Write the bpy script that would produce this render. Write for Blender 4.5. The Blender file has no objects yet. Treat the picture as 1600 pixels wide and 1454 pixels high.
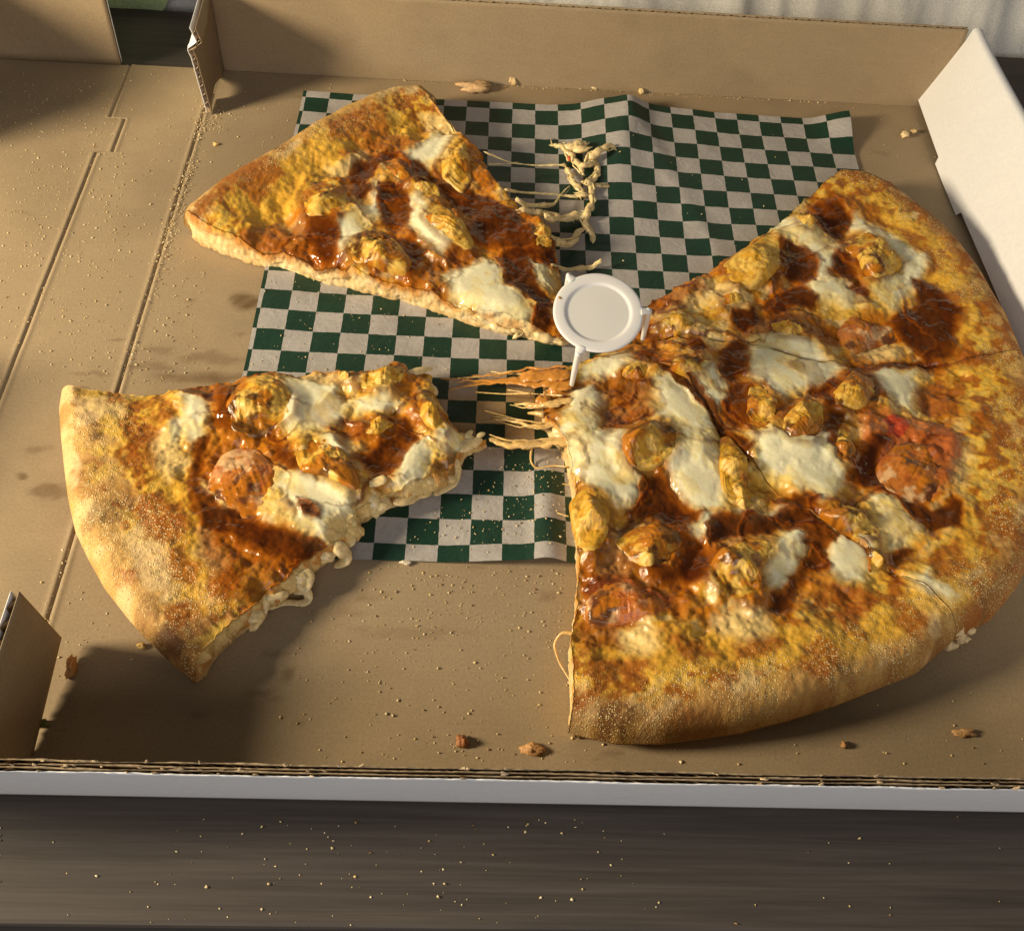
import bpy, math, random
import numpy as np
from mathutils import Matrix, Vector

rng = np.random.default_rng(7)
random.seed(7)
SC = bpy.context.scene
COL = SC.collection
MM = 0.001

# ------------------------------------------------------------------ camera
F, CX, CY, CH, PITCH, YAW, ROLL = 1738.2, 857.32, 727.0, 371.99, 0.9094, -0.0880, -0.1036
def cam_axes():
    cp, sp = math.cos(PITCH), math.sin(PITCH)
    ri, fw, dn = np.array([1, 0, 0.]), np.array([0, cp, -sp]), np.array([0, -sp, -cp])
    c, s = math.cos(YAW), math.sin(YAW)
    Z = np.array([[c, -s, 0], [s, c, 0], [0, 0, 1]])
    ri, fw, dn = Z @ ri, Z @ fw, Z @ dn
    c, s = math.cos(ROLL), math.sin(ROLL)
    return c * ri + s * dn, -s * ri + c * dn, fw
RI, DN, FW = cam_axes()
cd = bpy.data.cameras.new('camera')
cam = bpy.data.objects.new('camera', cd); COL.objects.link(cam)
cd.sensor_fit = 'HORIZONTAL'; cd.sensor_width = 36.0
cd.lens = F / 1600 * 36.0; cd.shift_x = (800 - CX) / 1600
cd.clip_start = 0.01; cd.clip_end = 20
m = Matrix.Identity(4)
for k in range(3):
    m[k][0], m[k][1], m[k][2] = RI[k], -DN[k], -FW[k]
m[2][3] = CH * MM
cam.matrix_world = m
SC.camera = cam

# ------------------------------------------------------------------ light
world = bpy.data.worlds.new('World'); SC.world = world; world.use_nodes = True
bg = world.node_tree.nodes['Background']
bg.inputs[0].default_value = (0.84, 0.83, 0.82, 1); bg.inputs[1].default_value = 0.10
ld = bpy.data.lights.new('bedside_lamp', 'POINT')
ld.energy = 56.0; ld.color = (1.0, 0.84, 0.59); ld.shadow_soft_size = 0.095
lo = bpy.data.objects.new('bedside_lamp', ld); COL.objects.link(lo)
lo.location = (-0.780, 0.160, 0.345)
fd = bpy.data.lights.new('room_light', 'AREA')
fd.shape = 'RECTANGLE'; fd.size = 1.0; fd.size_y = 0.6; fd.energy = 6.0; fd.color = (1.0, 0.96, 0.95)
fo = bpy.data.objects.new('room_light', fd); COL.objects.link(fo)
fo.location = (0.10, -0.75, 0.62)
fo.rotation_euler = (Vector((0.05, 0.15, 0.0)) - Vector(fo.location)).to_track_quat('-Z', 'Y').to_euler()
SC.view_settings.view_transform = 'Standard'; SC.view_settings.look = 'None'
SC.view_settings.exposure = 0.0; SC.view_settings.gamma = 1.0
SC.render.engine = 'CYCLES'
SC.cycles.use_denoising = True
SC.cycles.max_bounces = 6; SC.cycles.caustics_reflective = False; SC.cycles.caustics_refractive = False
SC.cycles.sample_clamp_indirect = 4.0

# ------------------------------------------------------------------ helpers
def P3(u, v, z):
    """photo pixel -> point in mm at height z"""
    d = FW + (u - CX) / F * RI + (v - CY) / F * DN
    t = (z - CH) / d[2]
    return np.array([d[0] * t, d[1] * t, z])
ZO = {'S': (0, 0, 1.0), 'T': (250, 100, 2.2857), 'L': (60, 530, 2.1622), 'U': (840, 230, 2.1053), 'D': (840, 680, 2.1053),
      'M': (650, 380, 2.795), 'C': (680, 120, 4.0)}
def Z3(tag, x, y, z):
    ox, oy, s = ZO[tag]
    return P3(ox + x / s, oy + y / s, z)
def plan(tag, pts, z):
    return np.array([Z3(tag, x, y, z)[:2] for x, y in pts])

_T = [np.random.default_rng(100 + i).random((256, 256)) for i in range(12)]
def vn(x, y, s=0):
    t = _T[s % 12]
    xi, yi = np.floor(x).astype(int), np.floor(y).astype(int)
    fx, fy = x - xi, y - yi
    fx, fy = fx * fx * fx * (fx * (fx * 6 - 15) + 10), fy * fy * fy * (fy * (fy * 6 - 15) + 10)
    a, b, c, d = t[xi & 255, yi & 255], t[(xi + 1) & 255, yi & 255], t[xi & 255, (yi + 1) & 255], t[(xi + 1) & 255, (yi + 1) & 255]
    return (a * (1 - fx) + b * fx) * (1 - fy) + (c * (1 - fx) + d * fx) * fy
def fbm(x, y, scale, s=0, o=4, gain=.5):
    v = 0; a = 1; tot = 0; f = 1 / scale
    for k in range(o):
        c, sn = math.cos(.6 * k + s), math.sin(.6 * k + s)
        v = v + a * vn((c * x - sn * y) * f + 17.3 * k, (sn * x + c * y) * f + 5.1 * s, s + k); tot += a
        a *= gain; f *= 2.03
    return v / tot
def ss(a, b, x):
    t = np.clip((x - a) / (b - a), 0, 1); return t * t * (3 - 2 * t)
def mix(a, b, t):
    t = np.asarray(t)[..., None]; return a * (1 - t) + np.asarray(b) * t
def sdf(poly, x, y, margin=14):
    """signed distance, inside positive; far points get -margin"""
    out = np.full(x.shape, -float(margin))
    lo_, hi = poly.min(0) - margin, poly.max(0) + margin
    k = np.nonzero((x > lo_[0]) & (x < hi[0]) & (y > lo_[1]) & (y < hi[1]))
    if len(k[0]) == 0: return out
    px, py = x[k], y[k]
    d = np.full(px.shape, 1e9); ins = np.zeros(px.shape, bool)
    for i in range(len(poly)):
        a, b = poly[i], poly[(i + 1) % len(poly)]
        e = b - a; L = (e ** 2).sum() + 1e-9
        t = np.clip(((px - a[0]) * e[0] + (py - a[1]) * e[1]) / L, 0, 1)
        d = np.minimum(d, (px - a[0] - t * e[0]) ** 2 + (py - a[1] - t * e[1]) ** 2)
        c = (a[1] > py) != (b[1] > py)
        ins ^= c & (px < (b[0] - a[0]) * (py - a[1]) / (b[1] - a[1] + 1e-12) + a[0])
    out[k] = np.sqrt(d) * np.where(ins, 1, -1)
    return out
def resample(p, n, smooth=0):
    p = np.asarray(p, float)
    d = np.r_[0, np.cumsum(np.linalg.norm(np.diff(p, axis=0), axis=1))]
    t = np.linspace(0, d[-1], n)
    q = np.stack([np.interp(t, d, p[:, k]) for k in range(p.shape[1])], 1)
    for _ in range(smooth):
        q[1:-1] = (q[:-2] + 2 * q[1:-1] + q[2:]) / 4
    return q

def tag(o, label=None, cat=None, group=None, kind=None):
    for k, v in (('label', label), ('category', cat), ('group', group), ('kind', kind)):
        if v: o[k] = v
    return o
def empty(name, loc=(0, 0, 0)):
    o = bpy.data.objects.new(name, None); o.location = [c * MM for c in loc]; COL.objects.link(o)
    o.empty_display_size = .02
    return o
def mk(name, V, faces, mat, parent=None, col=None, rough=None, extra=None, smooth=True, normals=None):
    V = np.asarray(V, float) * MM
    me = bpy.data.meshes.new(name)
    if isinstance(faces, np.ndarray):
        n, k = faces.shape
        me.vertices.add(len(V)); me.vertices.foreach_set('co', V.ravel().astype(np.float32))
        me.loops.add(n * k); me.loops.foreach_set('vertex_index', faces.ravel().astype(np.int32))
        me.polygons.add(n); me.polygons.foreach_set('loop_start', np.arange(0, n * k, k, dtype=np.int32))
        me.update(calc_edges=True)
    else:
        me.from_pydata(V.tolist(), [], faces)
    if col is not None:
        a = me.attributes.new('Col', 'FLOAT_COLOR', 'POINT')
        a.data.foreach_set('color', np.c_[col, np.ones(len(col))].ravel().astype(np.float32))
    for nm, arr in (('Rough', rough),) + tuple((extra or {}).items()):
        if arr is not None:
            a = me.attributes.new(nm, 'FLOAT', 'POINT'); a.data.foreach_set('value', np.asarray(arr).ravel().astype(np.float32))
    me.validate()
    if smooth:
        me.polygons.foreach_set('use_smooth', np.ones(len(me.polygons), bool))
        if normals is not None:
            me.normals_split_custom_set_from_vertices(normals.tolist())
    me.materials.append(mat)
    o = bpy.data.objects.new(name, me); COL.objects.link(o)
    if parent is not None:
        o.parent = parent
        o.matrix_parent_inverse = Matrix.Translation(-Vector(parent.location))
    return o
def grid_faces(nu, nv, off=0):
    i, j = np.meshgrid(np.arange(nu - 1), np.arange(nv - 1), indexing='ij')
    a = (i * nv + j).ravel() + off
    return np.stack([a, a + nv, a + nv + 1, a + 1], 1)

# ------------------------------------------------------------------ materials
def mat_new(name):
    m = bpy.data.materials.new(name); m.use_nodes = True
    nt = m.node_tree; b = nt.nodes['Principled BSDF']
    return m, nt, b
def N(nt, t, **kw):
    n = nt.nodes.new(t)
    for k, v in kw.items():
        if hasattr(n, k): setattr(n, k, v)
        else: n.inputs[k].default_value = v
    return n
def noise(nt, scale, detail=4, rough=.55, vec=None, dist=0.):
    n = N(nt, 'ShaderNodeTexNoise'); n.inputs['Scale'].default_value = scale; n.inputs['Detail'].default_value = detail
    n.inputs['Roughness'].default_value = rough; n.inputs['Distortion'].default_value = dist
    if vec is None:
        tc = N(nt, 'ShaderNodeTexCoord'); vec = tc.outputs['Object']
    nt.links.new(vec, n.inputs['Vector'])
    return n
def ramp(nt, src, a, b, ca=(0, 0, 0, 1), cb=(1, 1, 1, 1)):
    r = N(nt, 'ShaderNodeValToRGB'); e = r.color_ramp.elements
    e[0].position = a; e[1].position = b; e[0].color = ca; e[1].color = cb
    nt.links.new(src, r.inputs[0]); return r
def mixc(nt, fac, a, b, mode='MIX'):
    n = nt.nodes.new('ShaderNodeMix'); n.data_type = 'RGBA'; n.blend_type = mode
    for sock, v in ((n.inputs[0], fac), (n.inputs[6], a), (n.inputs[7], b)):
        if hasattr(v, 'is_output'): nt.links.new(v, sock)
        else: sock.default_value = v
    return n.outputs[2]
def bump(nt, b, src, dist, strength=1.0, prev=None):
    n = N(nt, 'ShaderNodeBump'); n.inputs['Distance'].default_value = dist; n.inputs['Strength'].default_value = strength
    nt.links.new(src, n.inputs['Height'])
    if prev is not None: nt.links.new(prev, n.inputs['Normal'])
    nt.links.new(n.outputs[0], b.inputs['Normal']); return n.outputs[0]

def kraft_mat():
    m, nt, b = mat_new('kraft_cardboard')
    at = N(nt, 'ShaderNodeAttribute', attribute_name='Col')
    tc = N(nt, 'ShaderNodeTexCoord')
    n1 = noise(nt, 900, 6, .7, tc.outputs['Object'])
    mp = N(nt, 'ShaderNodeMapping'); mp.inputs['Scale'].default_value = (60, 900, 300); nt.links.new(tc.outputs['Object'], mp.inputs[0])
    n2 = noise(nt, 1.0, 3, .6, mp.outputs[0])
    c = mixc(nt, .55, at.outputs['Color'], ramp(nt, n1.outputs[0], .2, .8, (.55, .55, .55, 1), (1.35, 1.35, 1.35, 1)).outputs[0], 'MULTIPLY')
    c = mixc(nt, .07, c, ramp(nt, n2.outputs[0], .3, .7, (.6, .6, .6, 1), (1.3, 1.3, 1.3, 1)).outputs[0], 'MULTIPLY')
    nt.links.new(c, b.inputs['Base Color']); b.inputs['Roughness'].default_value = .75; b.inputs['Specular IOR Level'].default_value = .25
    bump(nt, b, n1.outputs[0], .00015, .5)
    return m
def white_board_mat():
    m, nt, b = mat_new('white_board')
    n1 = noise(nt, 500, 5, .6)
    n2 = noise(nt, 18, 3)
    c = ramp(nt, n1.outputs[0], .2, .8, (.70, .69, .68, 1), (.80, .79, .77, 1)).outputs[0]
    c = mixc(nt, .25, c, ramp(nt, n2.outputs[0], .3, .7, (.85, .85, .85, 1), (1, 1, 1, 1)).outputs[0], 'MULTIPLY')
    nt.links.new(c, b.inputs['Base Color']); b.inputs['Roughness'].default_value = .6
    p = bump(nt, b, n1.outputs[0], .0001, .4); bump(nt, b, noise(nt, 45, 2).outputs[0], .0012, .35, p)
    return m
def food_mat(name, sss=.0, grain=0., fine=.25):
    m, nt, b = mat_new(name)
    at = N(nt, 'ShaderNodeAttribute', attribute_name='Col'); ar = N(nt, 'ShaderNodeAttribute', attribute_name='Rough')
    n1 = noise(nt, 700, 5, .65); n2 = noise(nt, 1500, 3, .6)
    c = mixc(nt, fine * 2, at.outputs['Color'], ramp(nt, n1.outputs[0], .25, .75, (.62, .58, .5, 1), (1.32, 1.32, 1.3, 1)).outputs[0], 'MULTIPLY')
    if grain:
        ag = N(nt, 'ShaderNodeAttribute', attribute_name='Grain')
        def dots(scale, lo_, hi_, keep):
            v = N(nt, 'ShaderNodeTexVoronoi'); v.inputs['Scale'].default_value = scale; v.inputs['Randomness'].default_value = 1.0
            tc = N(nt, 'ShaderNodeTexCoord'); nt.links.new(tc.outputs['Object'], v.inputs['Vector'])
            r = ramp(nt, v.outputs['Distance'], lo_, hi_, (1, 1, 1, 1), (0, 0, 0, 1))
            sx = N(nt, 'ShaderNodeSeparateColor'); nt.links.new(v.outputs['Color'], sx.inputs[0])
            g = N(nt, 'ShaderNodeMath', operation='GREATER_THAN'); nt.links.new(sx.outputs[0], g.inputs[0]); g.inputs[1].default_value = keep
            mm = N(nt, 'ShaderNodeMath', operation='MULTIPLY'); nt.links.new(r.outputs[0], mm.inputs[0]); nt.links.new(g.outputs[0], mm.inputs[1])
            m2 = N(nt, 'ShaderNodeMath', operation='MULTIPLY'); m2.use_clamp = True; nt.links.new(mm.outputs[0], m2.inputs[0]); nt.links.new(ag.outputs['Fac'], m2.inputs[1])
            return m2.outputs[0]
        d1 = dots(1000, .22, .42, .45); d2 = dots(1500, .25, .45, .45); d3 = dots(700, .18, .36, .72)
        c = mixc(nt, d3, c, (.26, .11, .03, 1))
        c = mixc(nt, d2, c, (.64, .44, .14, 1)); c = mixc(nt, d1, c, (.80, .62, .30, 1))
        n3 = noise(nt, 420, 4, .6)
        p = bump(nt, b, n3.outputs[0], .0010, .35); p = bump(nt, b, d1, .0004, .8, p); p = bump(nt, b, d2, .0003, .7, p)
        bump(nt, b, n2.outputs[0], .0003, .3, p)
    else:
        p = bump(nt, b, n1.outputs[0], .0006, .35)
        bump(nt, b, n2.outputs[0], .0003, .25, p)
    nt.links.new(c, b.inputs['Base Color']); nt.links.new(ar.outputs['Fac'], b.inputs['Roughness'])
    b.inputs['Specular IOR Level'].default_value = .28 if grain else .45
    if sss:
        b.inputs['Subsurface Weight'].default_value = sss
        b.inputs['Subsurface Radius'].default_value = (1.0, .45, .18); b.inputs['Subsurface Scale'].default_value = .003
    return m
def wet_mat(name, sss=.0, bs=1.0, spec=.5):
    m, nt, b = mat_new(name)
    at = N(nt, 'ShaderNodeAttribute', attribute_name='Col'); ar = N(nt, 'ShaderNodeAttribute', attribute_name='Rough')
    n0 = noise(nt, 260, 3, .5); n1 = noise(nt, 800, 3, .55); n2 = noise(nt, 90, 2, .5)
    c = mixc(nt, .22, at.outputs['Color'], ramp(nt, n1.outputs[0], .25, .75, (.6, .56, .5, 1), (1.3, 1.3, 1.3, 1)).outputs[0], 'MULTIPLY')
    nt.links.new(c, b.inputs['Base Color']); nt.links.new(ar.outputs['Fac'], b.inputs['Roughness'])
    p = bump(nt, b, n2.outputs[0], .004, .20 * bs); p = bump(nt, b, n0.outputs[0], .0009, .22 * bs, p); bump(nt, b, n1.outputs[0], .0002, .15 * bs, p)
    b.inputs['Specular IOR Level'].default_value = spec
    if sss:
        b.inputs['Subsurface Weight'].default_value = sss
        b.inputs['Subsurface Radius'].default_value = (1.0, .6, .25); b.inputs['Subsurface Scale'].default_value = .0040
    return m
def plain_mat(name, c, rough=.5, sss=0, spec=.5, ns=0, bd=0):
    m, nt, b = mat_new(name)
    b.inputs['Base Color'].default_value = (*c, 1); b.inputs['Roughness'].default_value = rough; b.inputs['Specular IOR Level'].default_value = spec
    if ns:
        n = noise(nt, ns, 4)
        cc = mixc(nt, .8, (*c, 1), ramp(nt, n.outputs[0], .25, .75, (.6, .6, .6, 1), (1.3, 1.3, 1.3, 1)).outputs[0], 'MULTIPLY')
        nt.links.new(cc, b.inputs['Base Color'])
        if bd: bump(nt, b, n.outputs[0], bd, .6)
    if sss:
        b.inputs['Subsurface Weight'].default_value = sss; b.inputs['Subsurface Radius'].default_value = (1, .6, .3); b.inputs['Subsurface Scale'].default_value = .002
    return m
def attr_mat(name, rough=.7, ns=1200, bd=.0003):
    m, nt, b = mat_new(name)
    at = N(nt, 'ShaderNodeAttribute', attribute_name='Col'); n = noise(nt, ns, 3)
    c = mixc(nt, .6, at.outputs['Color'], ramp(nt, n.outputs[0], .25, .75, (.6, .6, .6, 1), (1.3, 1.3, 1.3, 1)).outputs[0], 'MULTIPLY')
    nt.links.new(c, b.inputs['Base Color']); b.inputs['Roughness'].default_value = rough
    bump(nt, b, n.outputs[0], bd, .6)
    return m
def checker_mat():
    m, nt, b = mat_new('checkered_greaseproof_paper')
    uv = N(nt, 'ShaderNodeAttribute', attribute_name='PaperUV', attribute_type='GEOMETRY')
    # slightly wavering print edges
    nz = noise(nt, 260, 2); vm = N(nt, 'ShaderNodeVectorMath', operation='SCALE'); vm.inputs['Scale'].default_value = .05
    sb = N(nt, 'ShaderNodeVectorMath', operation='SUBTRACT'); nt.links.new(nz.outputs['Color'], sb.inputs[0]); sb.inputs[1].default_value = (.5, .5, .5)
    nt.links.new(sb.outputs[0], vm.inputs[0])
    ad = N(nt, 'ShaderNodeVectorMath', operation='ADD'); nt.links.new(uv.outputs['Vector'], ad.inputs[0]); nt.links.new(vm.outputs[0], ad.inputs[1])
    ch = N(nt, 'ShaderNodeTexChecker'); ch.inputs['Scale'].default_value = 1.0
    ch.inputs['Color1'].default_value = (1, 1, 1, 1); ch.inputs['Color2'].default_value = (0, 0, 0, 1)
    nt.links.new(ad.outputs[0], ch.inputs['Vector'])
    nf = noise(nt, 600, 5, .7); ng = noise(nt, 60, 3)
    wcol = ramp(nt, nf.outputs[0], .25, .75, (.34, .31, .28, 1), (.46, .43, .395, 1)).outputs[0]
    gcol = ramp(nt, nf.outputs[0], .25, .75, (.006, .030, .017, 1), (.012, .046, .026, 1)).outputs[0]
    c = mixc(nt, ch.outputs['Fac'], gcol, wcol)
    st = N(nt, 'ShaderNodeAttribute', attribute_name='Stain')
    c = mixc(nt, st.outputs['Fac'], c, mixc(nt, 1.0, c, (.75, .50, .22, 1), 'MULTIPLY'))
    c = mixc(nt, .4, c, ramp(nt, ng.outputs[0], .3, .7, (.7, .7, .7, 1), (1.15, 1.15, 1.15, 1)).outputs[0], 'MULTIPLY')
    nt.links.new(c, b.inputs['Base Color']); b.inputs['Roughness'].default_value = .48; b.inputs['Specular IOR Level'].default_value = .35
    p = bump(nt, b, nf.outputs[0], .00015, .5); bump(nt, b, noise(nt, 130, 3, .6, None, 1.0).outputs[0], .0012, .35, p)
    return m
def table_mat():
    m, nt, b = mat_new('dark_wood_laminate')
    tc = N(nt, 'ShaderNodeTexCoord')
    def st(sx, sy, sc, det, dist=0):
        mp = N(nt, 'ShaderNodeMapping'); mp.inputs['Scale'].default_value = (sx, sy, sy); nt.links.new(tc.outputs['Object'], mp.inputs[0])
        return noise(nt, sc, det, .6, mp.outputs[0], dist)
    a = st(5.0, 110, 1.6, 8, .5); f = st(9, 460, 2.0, 6, .25); g = st(2.4, 22, 1.0, 4, .8)
    c = ramp(nt, a.outputs[0], .3, .72, (.038, .031, .026, 1), (.074, .061, .052, 1)).outputs[0]
    c = mixc(nt, .6, c, ramp(nt, f.outputs[0], .3, .7, (.68, .68, .68, 1), (1.28, 1.28, 1.28, 1)).outputs[0], 'MULTIPLY')
    c = mixc(nt, .6, c, ramp(nt, g.outputs[0], .3, .7, (.75, .75, .75, 1), (1.25, 1.23, 1.2, 1)).outputs[0], 'MULTIPLY')
    nt.links.new(c, b.inputs['Base Color'])
    nt.links.new(ramp(nt, f.outputs[0], .2, .8, (.55, .55, .55, 1), (.72, .72, .72, 1)).outputs[0], b.inputs['Roughness'])
    b.inputs['Specular IOR Level'].default_value = .3
    bump(nt, b, f.outputs[0], .0002, .35)
    return m

M_KRAFT = kraft_mat(); M_WHITE = white_board_mat(); M_TABLE = table_mat(); M_CHECK = checker_mat()
M_CRUST = food_mat('crust', 0.0, 1.0, .28); M_CHEESE = food_mat('cheese_and_sauce', .12, 0, .10)
M_MELT = wet_mat('melted_cheese', .45, .45, .5); M_SAUCE = wet_mat('sauce', 0, .5, .30); M_CHICK = food_mat('chicken', .0, 0, .16); M_STRAND = plain_mat('stretched_cheese', (.76, .58, .28), .28, .4, .5, 500, .0004)
M_STRAND_O = plain_mat('saucy_stretched_cheese', (.52, .22, .035), .28, .2, .5, 500, .0004)
M_STRAND_W = plain_mat('thin_stretched_cheese', (.62, .40, .14), .25, .4, .5, 500, .0004); M_PLASTIC2 = plain_mat('thin_white_plastic', (.70, .68, .63), .38, .3); M_PLASTIC = plain_mat('white_plastic', (.74, .72, .69), .32, .15)
M_MEDIUM = plain_mat('corrugated_medium', (.22, .15, .085), .85, 0, .2, 400)
M_SHEET = plain_mat('cotton_sheet', (.66, .64, .59), .85, 0, .2, 1400, .0002)
M_GREEN = plain_mat('green_cloth', (.17, .22, .12), .85, 0, .2, 900, .0003)
M_GRAIN = attr_mat('cornmeal', .6); M_CRUMB = attr_mat('crumb', .6, 900, .0005)
KR = np.array([.325, .240, .140])

# ------------------------------------------------------------------ table and bedding
def slab(name, x0, x1, y0, y1, z0, z1, mat, parent=None, bev=1.0, **kw):
    xs = [x0, x1]; r = bev
    prof = [(0, z0), (0, z1 - r), (r * .3, z1 - r * .3), (r, z1)]
    V = []; Fc = []
    for d, z in prof:
        V += [(x0 + d, y0 + d, z), (x1 - d, y0 + d, z), (x1 - d, y1 - d, z), (x0 + d, y1 - d, z)]
    for k in range(3):
        for i in range(4):
            a, b = k * 4 + i, k * 4 + (i + 1) % 4
            Fc.append((a, b, b + 4, a + 4))
    Fc += [(12, 13, 14, 15), (3, 2, 1, 0)]
    return mk(name, V, Fc, mat, parent, smooth=False, **kw)
tb = empty('table', (0, 365, -3))
tag(tb, 'dark brown wood grain table under the open pizza box', 'table')
slab('table_top', -950, 800, 101, 627, -25, -3, M_TABLE, tb, 1.6)
slab('apron', -930, 780, 120, 610, -90, -25.5, M_TABLE, tb, 1)
for lx in (-920, 730):
    for ly in (125, 560):
        slab('leg', lx, lx + 45, ly, ly + 45, -450, -90.5, M_TABLE, tb, 1)

def bed_sheet():
    xs = np.linspace(-420, 620, 420); ts = np.linspace(0, 1, 90)
    X, T = np.meshgrid(xs, ts, indexing='ij')
    Zz = -420 + 640 * T
    sl = X + .16 * Zz
    w = 0
    for per, am, s in ((95, 7, 1), (47, 4.5, 2), (26, 2.4, 3), (13, .9, 4)):
        wob = 18 * (fbm(X, Zz, 160, s, 2) - .5)
        n = fbm(sl + wob, Zz * .10, per, s + 3, 1)
        w = w + am * (1 - np.abs(2 * n - 1)) ** 1.6
    Y = 641 - w + 10 * (fbm(X, Zz, 220, 5, 2) - .5) + ss(120, 260, Zz) * 60
    o = mk('bed_sheet', np.stack([X.ravel(), Y.ravel(), Zz.ravel()], 1), grid_faces(420, 90), M_SHEET)
    tag(o, 'creased off-white bed sheet hanging behind the table', 'bed sheet')
bed_sheet()
def green_cloth():
    xs = np.linspace(-300, 0, 90); ts = np.linspace(0, 1, 24)
    X, T = np.meshgrid(xs, ts, indexing='ij')
    right = -204 + 75 * T
    x = -430 + (right + 430) * ((X + 300) / 300)
    z = -2.5 + 110 * T
    y = 622 - 3 * fbm(x, z, 40, 2, 3) - 2 * T
    y = y + 4
    V = np.stack([x.ravel(), y.ravel(), z.ravel()], 1); V2 = V + np.array([0, 4, 0])
    f = grid_faces(90, 24)
    o = mk('folded_cloth', np.r_[V, V2], np.r_[f, f[:, ::-1] + len(V)], M_GREEN)
    tag(o, 'green cloth resting against the bed sheet behind the box', 'cloth')
green_cloth()

# ------------------------------------------------------------------ pizza box
BX0, BX1, BY0, BY1, WH = -161.0, 251.0, 146.0, 563.0, 48.0
box = empty('pizza_box', (45, 355, -3))
tag(box, 'open corrugated pizza box, brown inside and white outside, lid flat', 'pizza box')
STAINS = [(385, 472, 26, 16, .75), (75, 768, 40, 14, .55), (35, 745, 12, 6, .6), (150, 770, 30, 10, .4), (445, 1055, 10, 14, .5), (405, 1085, 40, 8, .3),
          (430, 1022, 26, 4, .3), (640, 985, 120, 10, .2), (520, 962, 70, 8, .22), (330, 560, 60, 12, .45), (300, 590, 70, 9, .5), (230, 575, 45, 7, .4), (350, 590, 50, 8, .5), (140, 585, 40, 5, .3),
          (120, 610, 26, 5, .4), (60, 700, 30, 8, .35), (250, 545, 30, 4, .4), (180, 530, 22, 3, .35), (300, 470, 10, 5, .35), (375, 520, 12, 3, .35), (580, 930, 34, 5, .3), (700, 905, 40, 4, .35), (860, 935, 16, 6, .3), (960, 1180, 30, 4, .3), (470, 1120, 18, 6, .35), (310, 1120, 26, 6, .3), (1380, 240, 18, 5, .25), (40, 330, 16, 4, .25),
          (480, 150, 26, 3, .4), (760, 880, 60, 6, .25), (1560, 220, 14, 40, .3)]
SP = [(P3(u, v, 0)[:2], P3(u + a, v, 0)[0] - P3(u, v, 0)[0], P3(u, v - b, 0)[1] - P3(u, v, 0)[1], k) for u, v, a, b, k in STAINS]
def kraft_color(x, y, stains=True):
    c = mix(np.tile(KR, x.shape + (1,)), KR * .86, ss(.4, .7, fbm(x, y, 60, 1, 4)))
    c = c * (0.96 + .08 * fbm(x, y, 6, 3, 3))[..., None]
    if stains:
        wx, wy = x + 7 * (fbm(x, y, 9, 4, 3) - .5), y + 7 * (fbm(x, y, 9, 6, 3) - .5)
        for p, a, b, k in SP:
            d = np.sqrt(((wx - p[0]) / a) ** 2 + ((wy - p[1]) / b) ** 2)
            c = mix(c, KR * np.array([.42, .34, .26]), min(1, 1.35 * k) * ss(1.15, .5, d) * (.55 + .6 * fbm(x, y, 3, 7, 3)))
    return c
def floor_panel(name, xl, xr, y0, y1, nx, ny, round_l=True, round_r=True):
    wd = float(np.mean(xr(np.array([300.])) - xl(np.array([300.])))); e_ = np.array([0, .25, .5, .8, 1.2, 1.7, 2.3, 3.0]) / wd
    s = np.r_[e_, np.linspace(4.0 / wd, 1 - 4.0 / wd, nx), 1 - e_[::-1]]
    ys = np.r_[y0, y0 + .3, np.linspace(y0 + 1, y1 - 1, ny - 4), y1 - .3, y1]
    S, Y = np.meshgrid(s, ys, indexing='ij')
    XL, XR = xl(Y), xr(Y); X = XL + (XR - XL) * S
    Zt = .35 * (fbm(X, Y, 70, 2, 3) - .5)
    if round_l: Zt -= .55 * np.exp(-((X - XL) / .5) ** 2) - .35 * np.exp(-((X - XL - 1.6) / .9) ** 2)
    if round_r: Zt -= .55 * np.exp(-((XR - X) / .5) ** 2) - .35 * np.exp(-((XR - X - 1.6) / .9) ** 2)
    V = np.stack([X.ravel(), Y.ravel(), Zt.ravel()], 1)
    c = kraft_color(X, Y).reshape(-1, 3)
    nxx, nyy = X.shape
    f = grid_faces(nxx, nyy)
    # skirt
    loop = [i * nyy for i in range(nxx)] + [(nxx - 1) * nyy + j for j in range(1, nyy)] + [i * nyy + nyy - 1 for i in range(nxx - 2, -1, -1)] + [j for j in range(nyy - 2, 0, -1)]
    B = V[loop].copy(); B[:, 2] = -2.9
    n = len(V); L = len(loop)
    a = np.array(loop); b = np.roll(a, -1); cidx = np.arange(L) + n; didx = np.roll(cidx, -1)
    f = np.r_[f, np.stack([a, cidx, didx, b], 1)]
    return mk(name, np.r_[V, B], f, M_KRAFT, box, col=np.r_[c, c[loop]])
def tab_edge(y):
    w = ss(513.2, 513.8, y) * (1 - ss(516, 516.5, y))
    return np.where((y > 484.5) & (y < 514.0), -201.0, -209.0) + .35 * (fbm(y, y * 0, 14, 3, 2) - .5)
floor_panel('base_panel', lambda y: 0 * y + BX0 + .1, lambda y: 0 * y + BX1, BY0, BY1, 190, 190)
floor_panel('hinge_panel', lambda y: tab_edge(y) + .1, lambda y: 0 * y + BX0 - .1, BY0 + .6, BY1 + 1, 40, 800)
floor_panel('lid_panel', lambda y: 0 * y - 620., lambda y: tab_edge(y) - .1, BY0 + .6, BY1, 110, 800)

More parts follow.
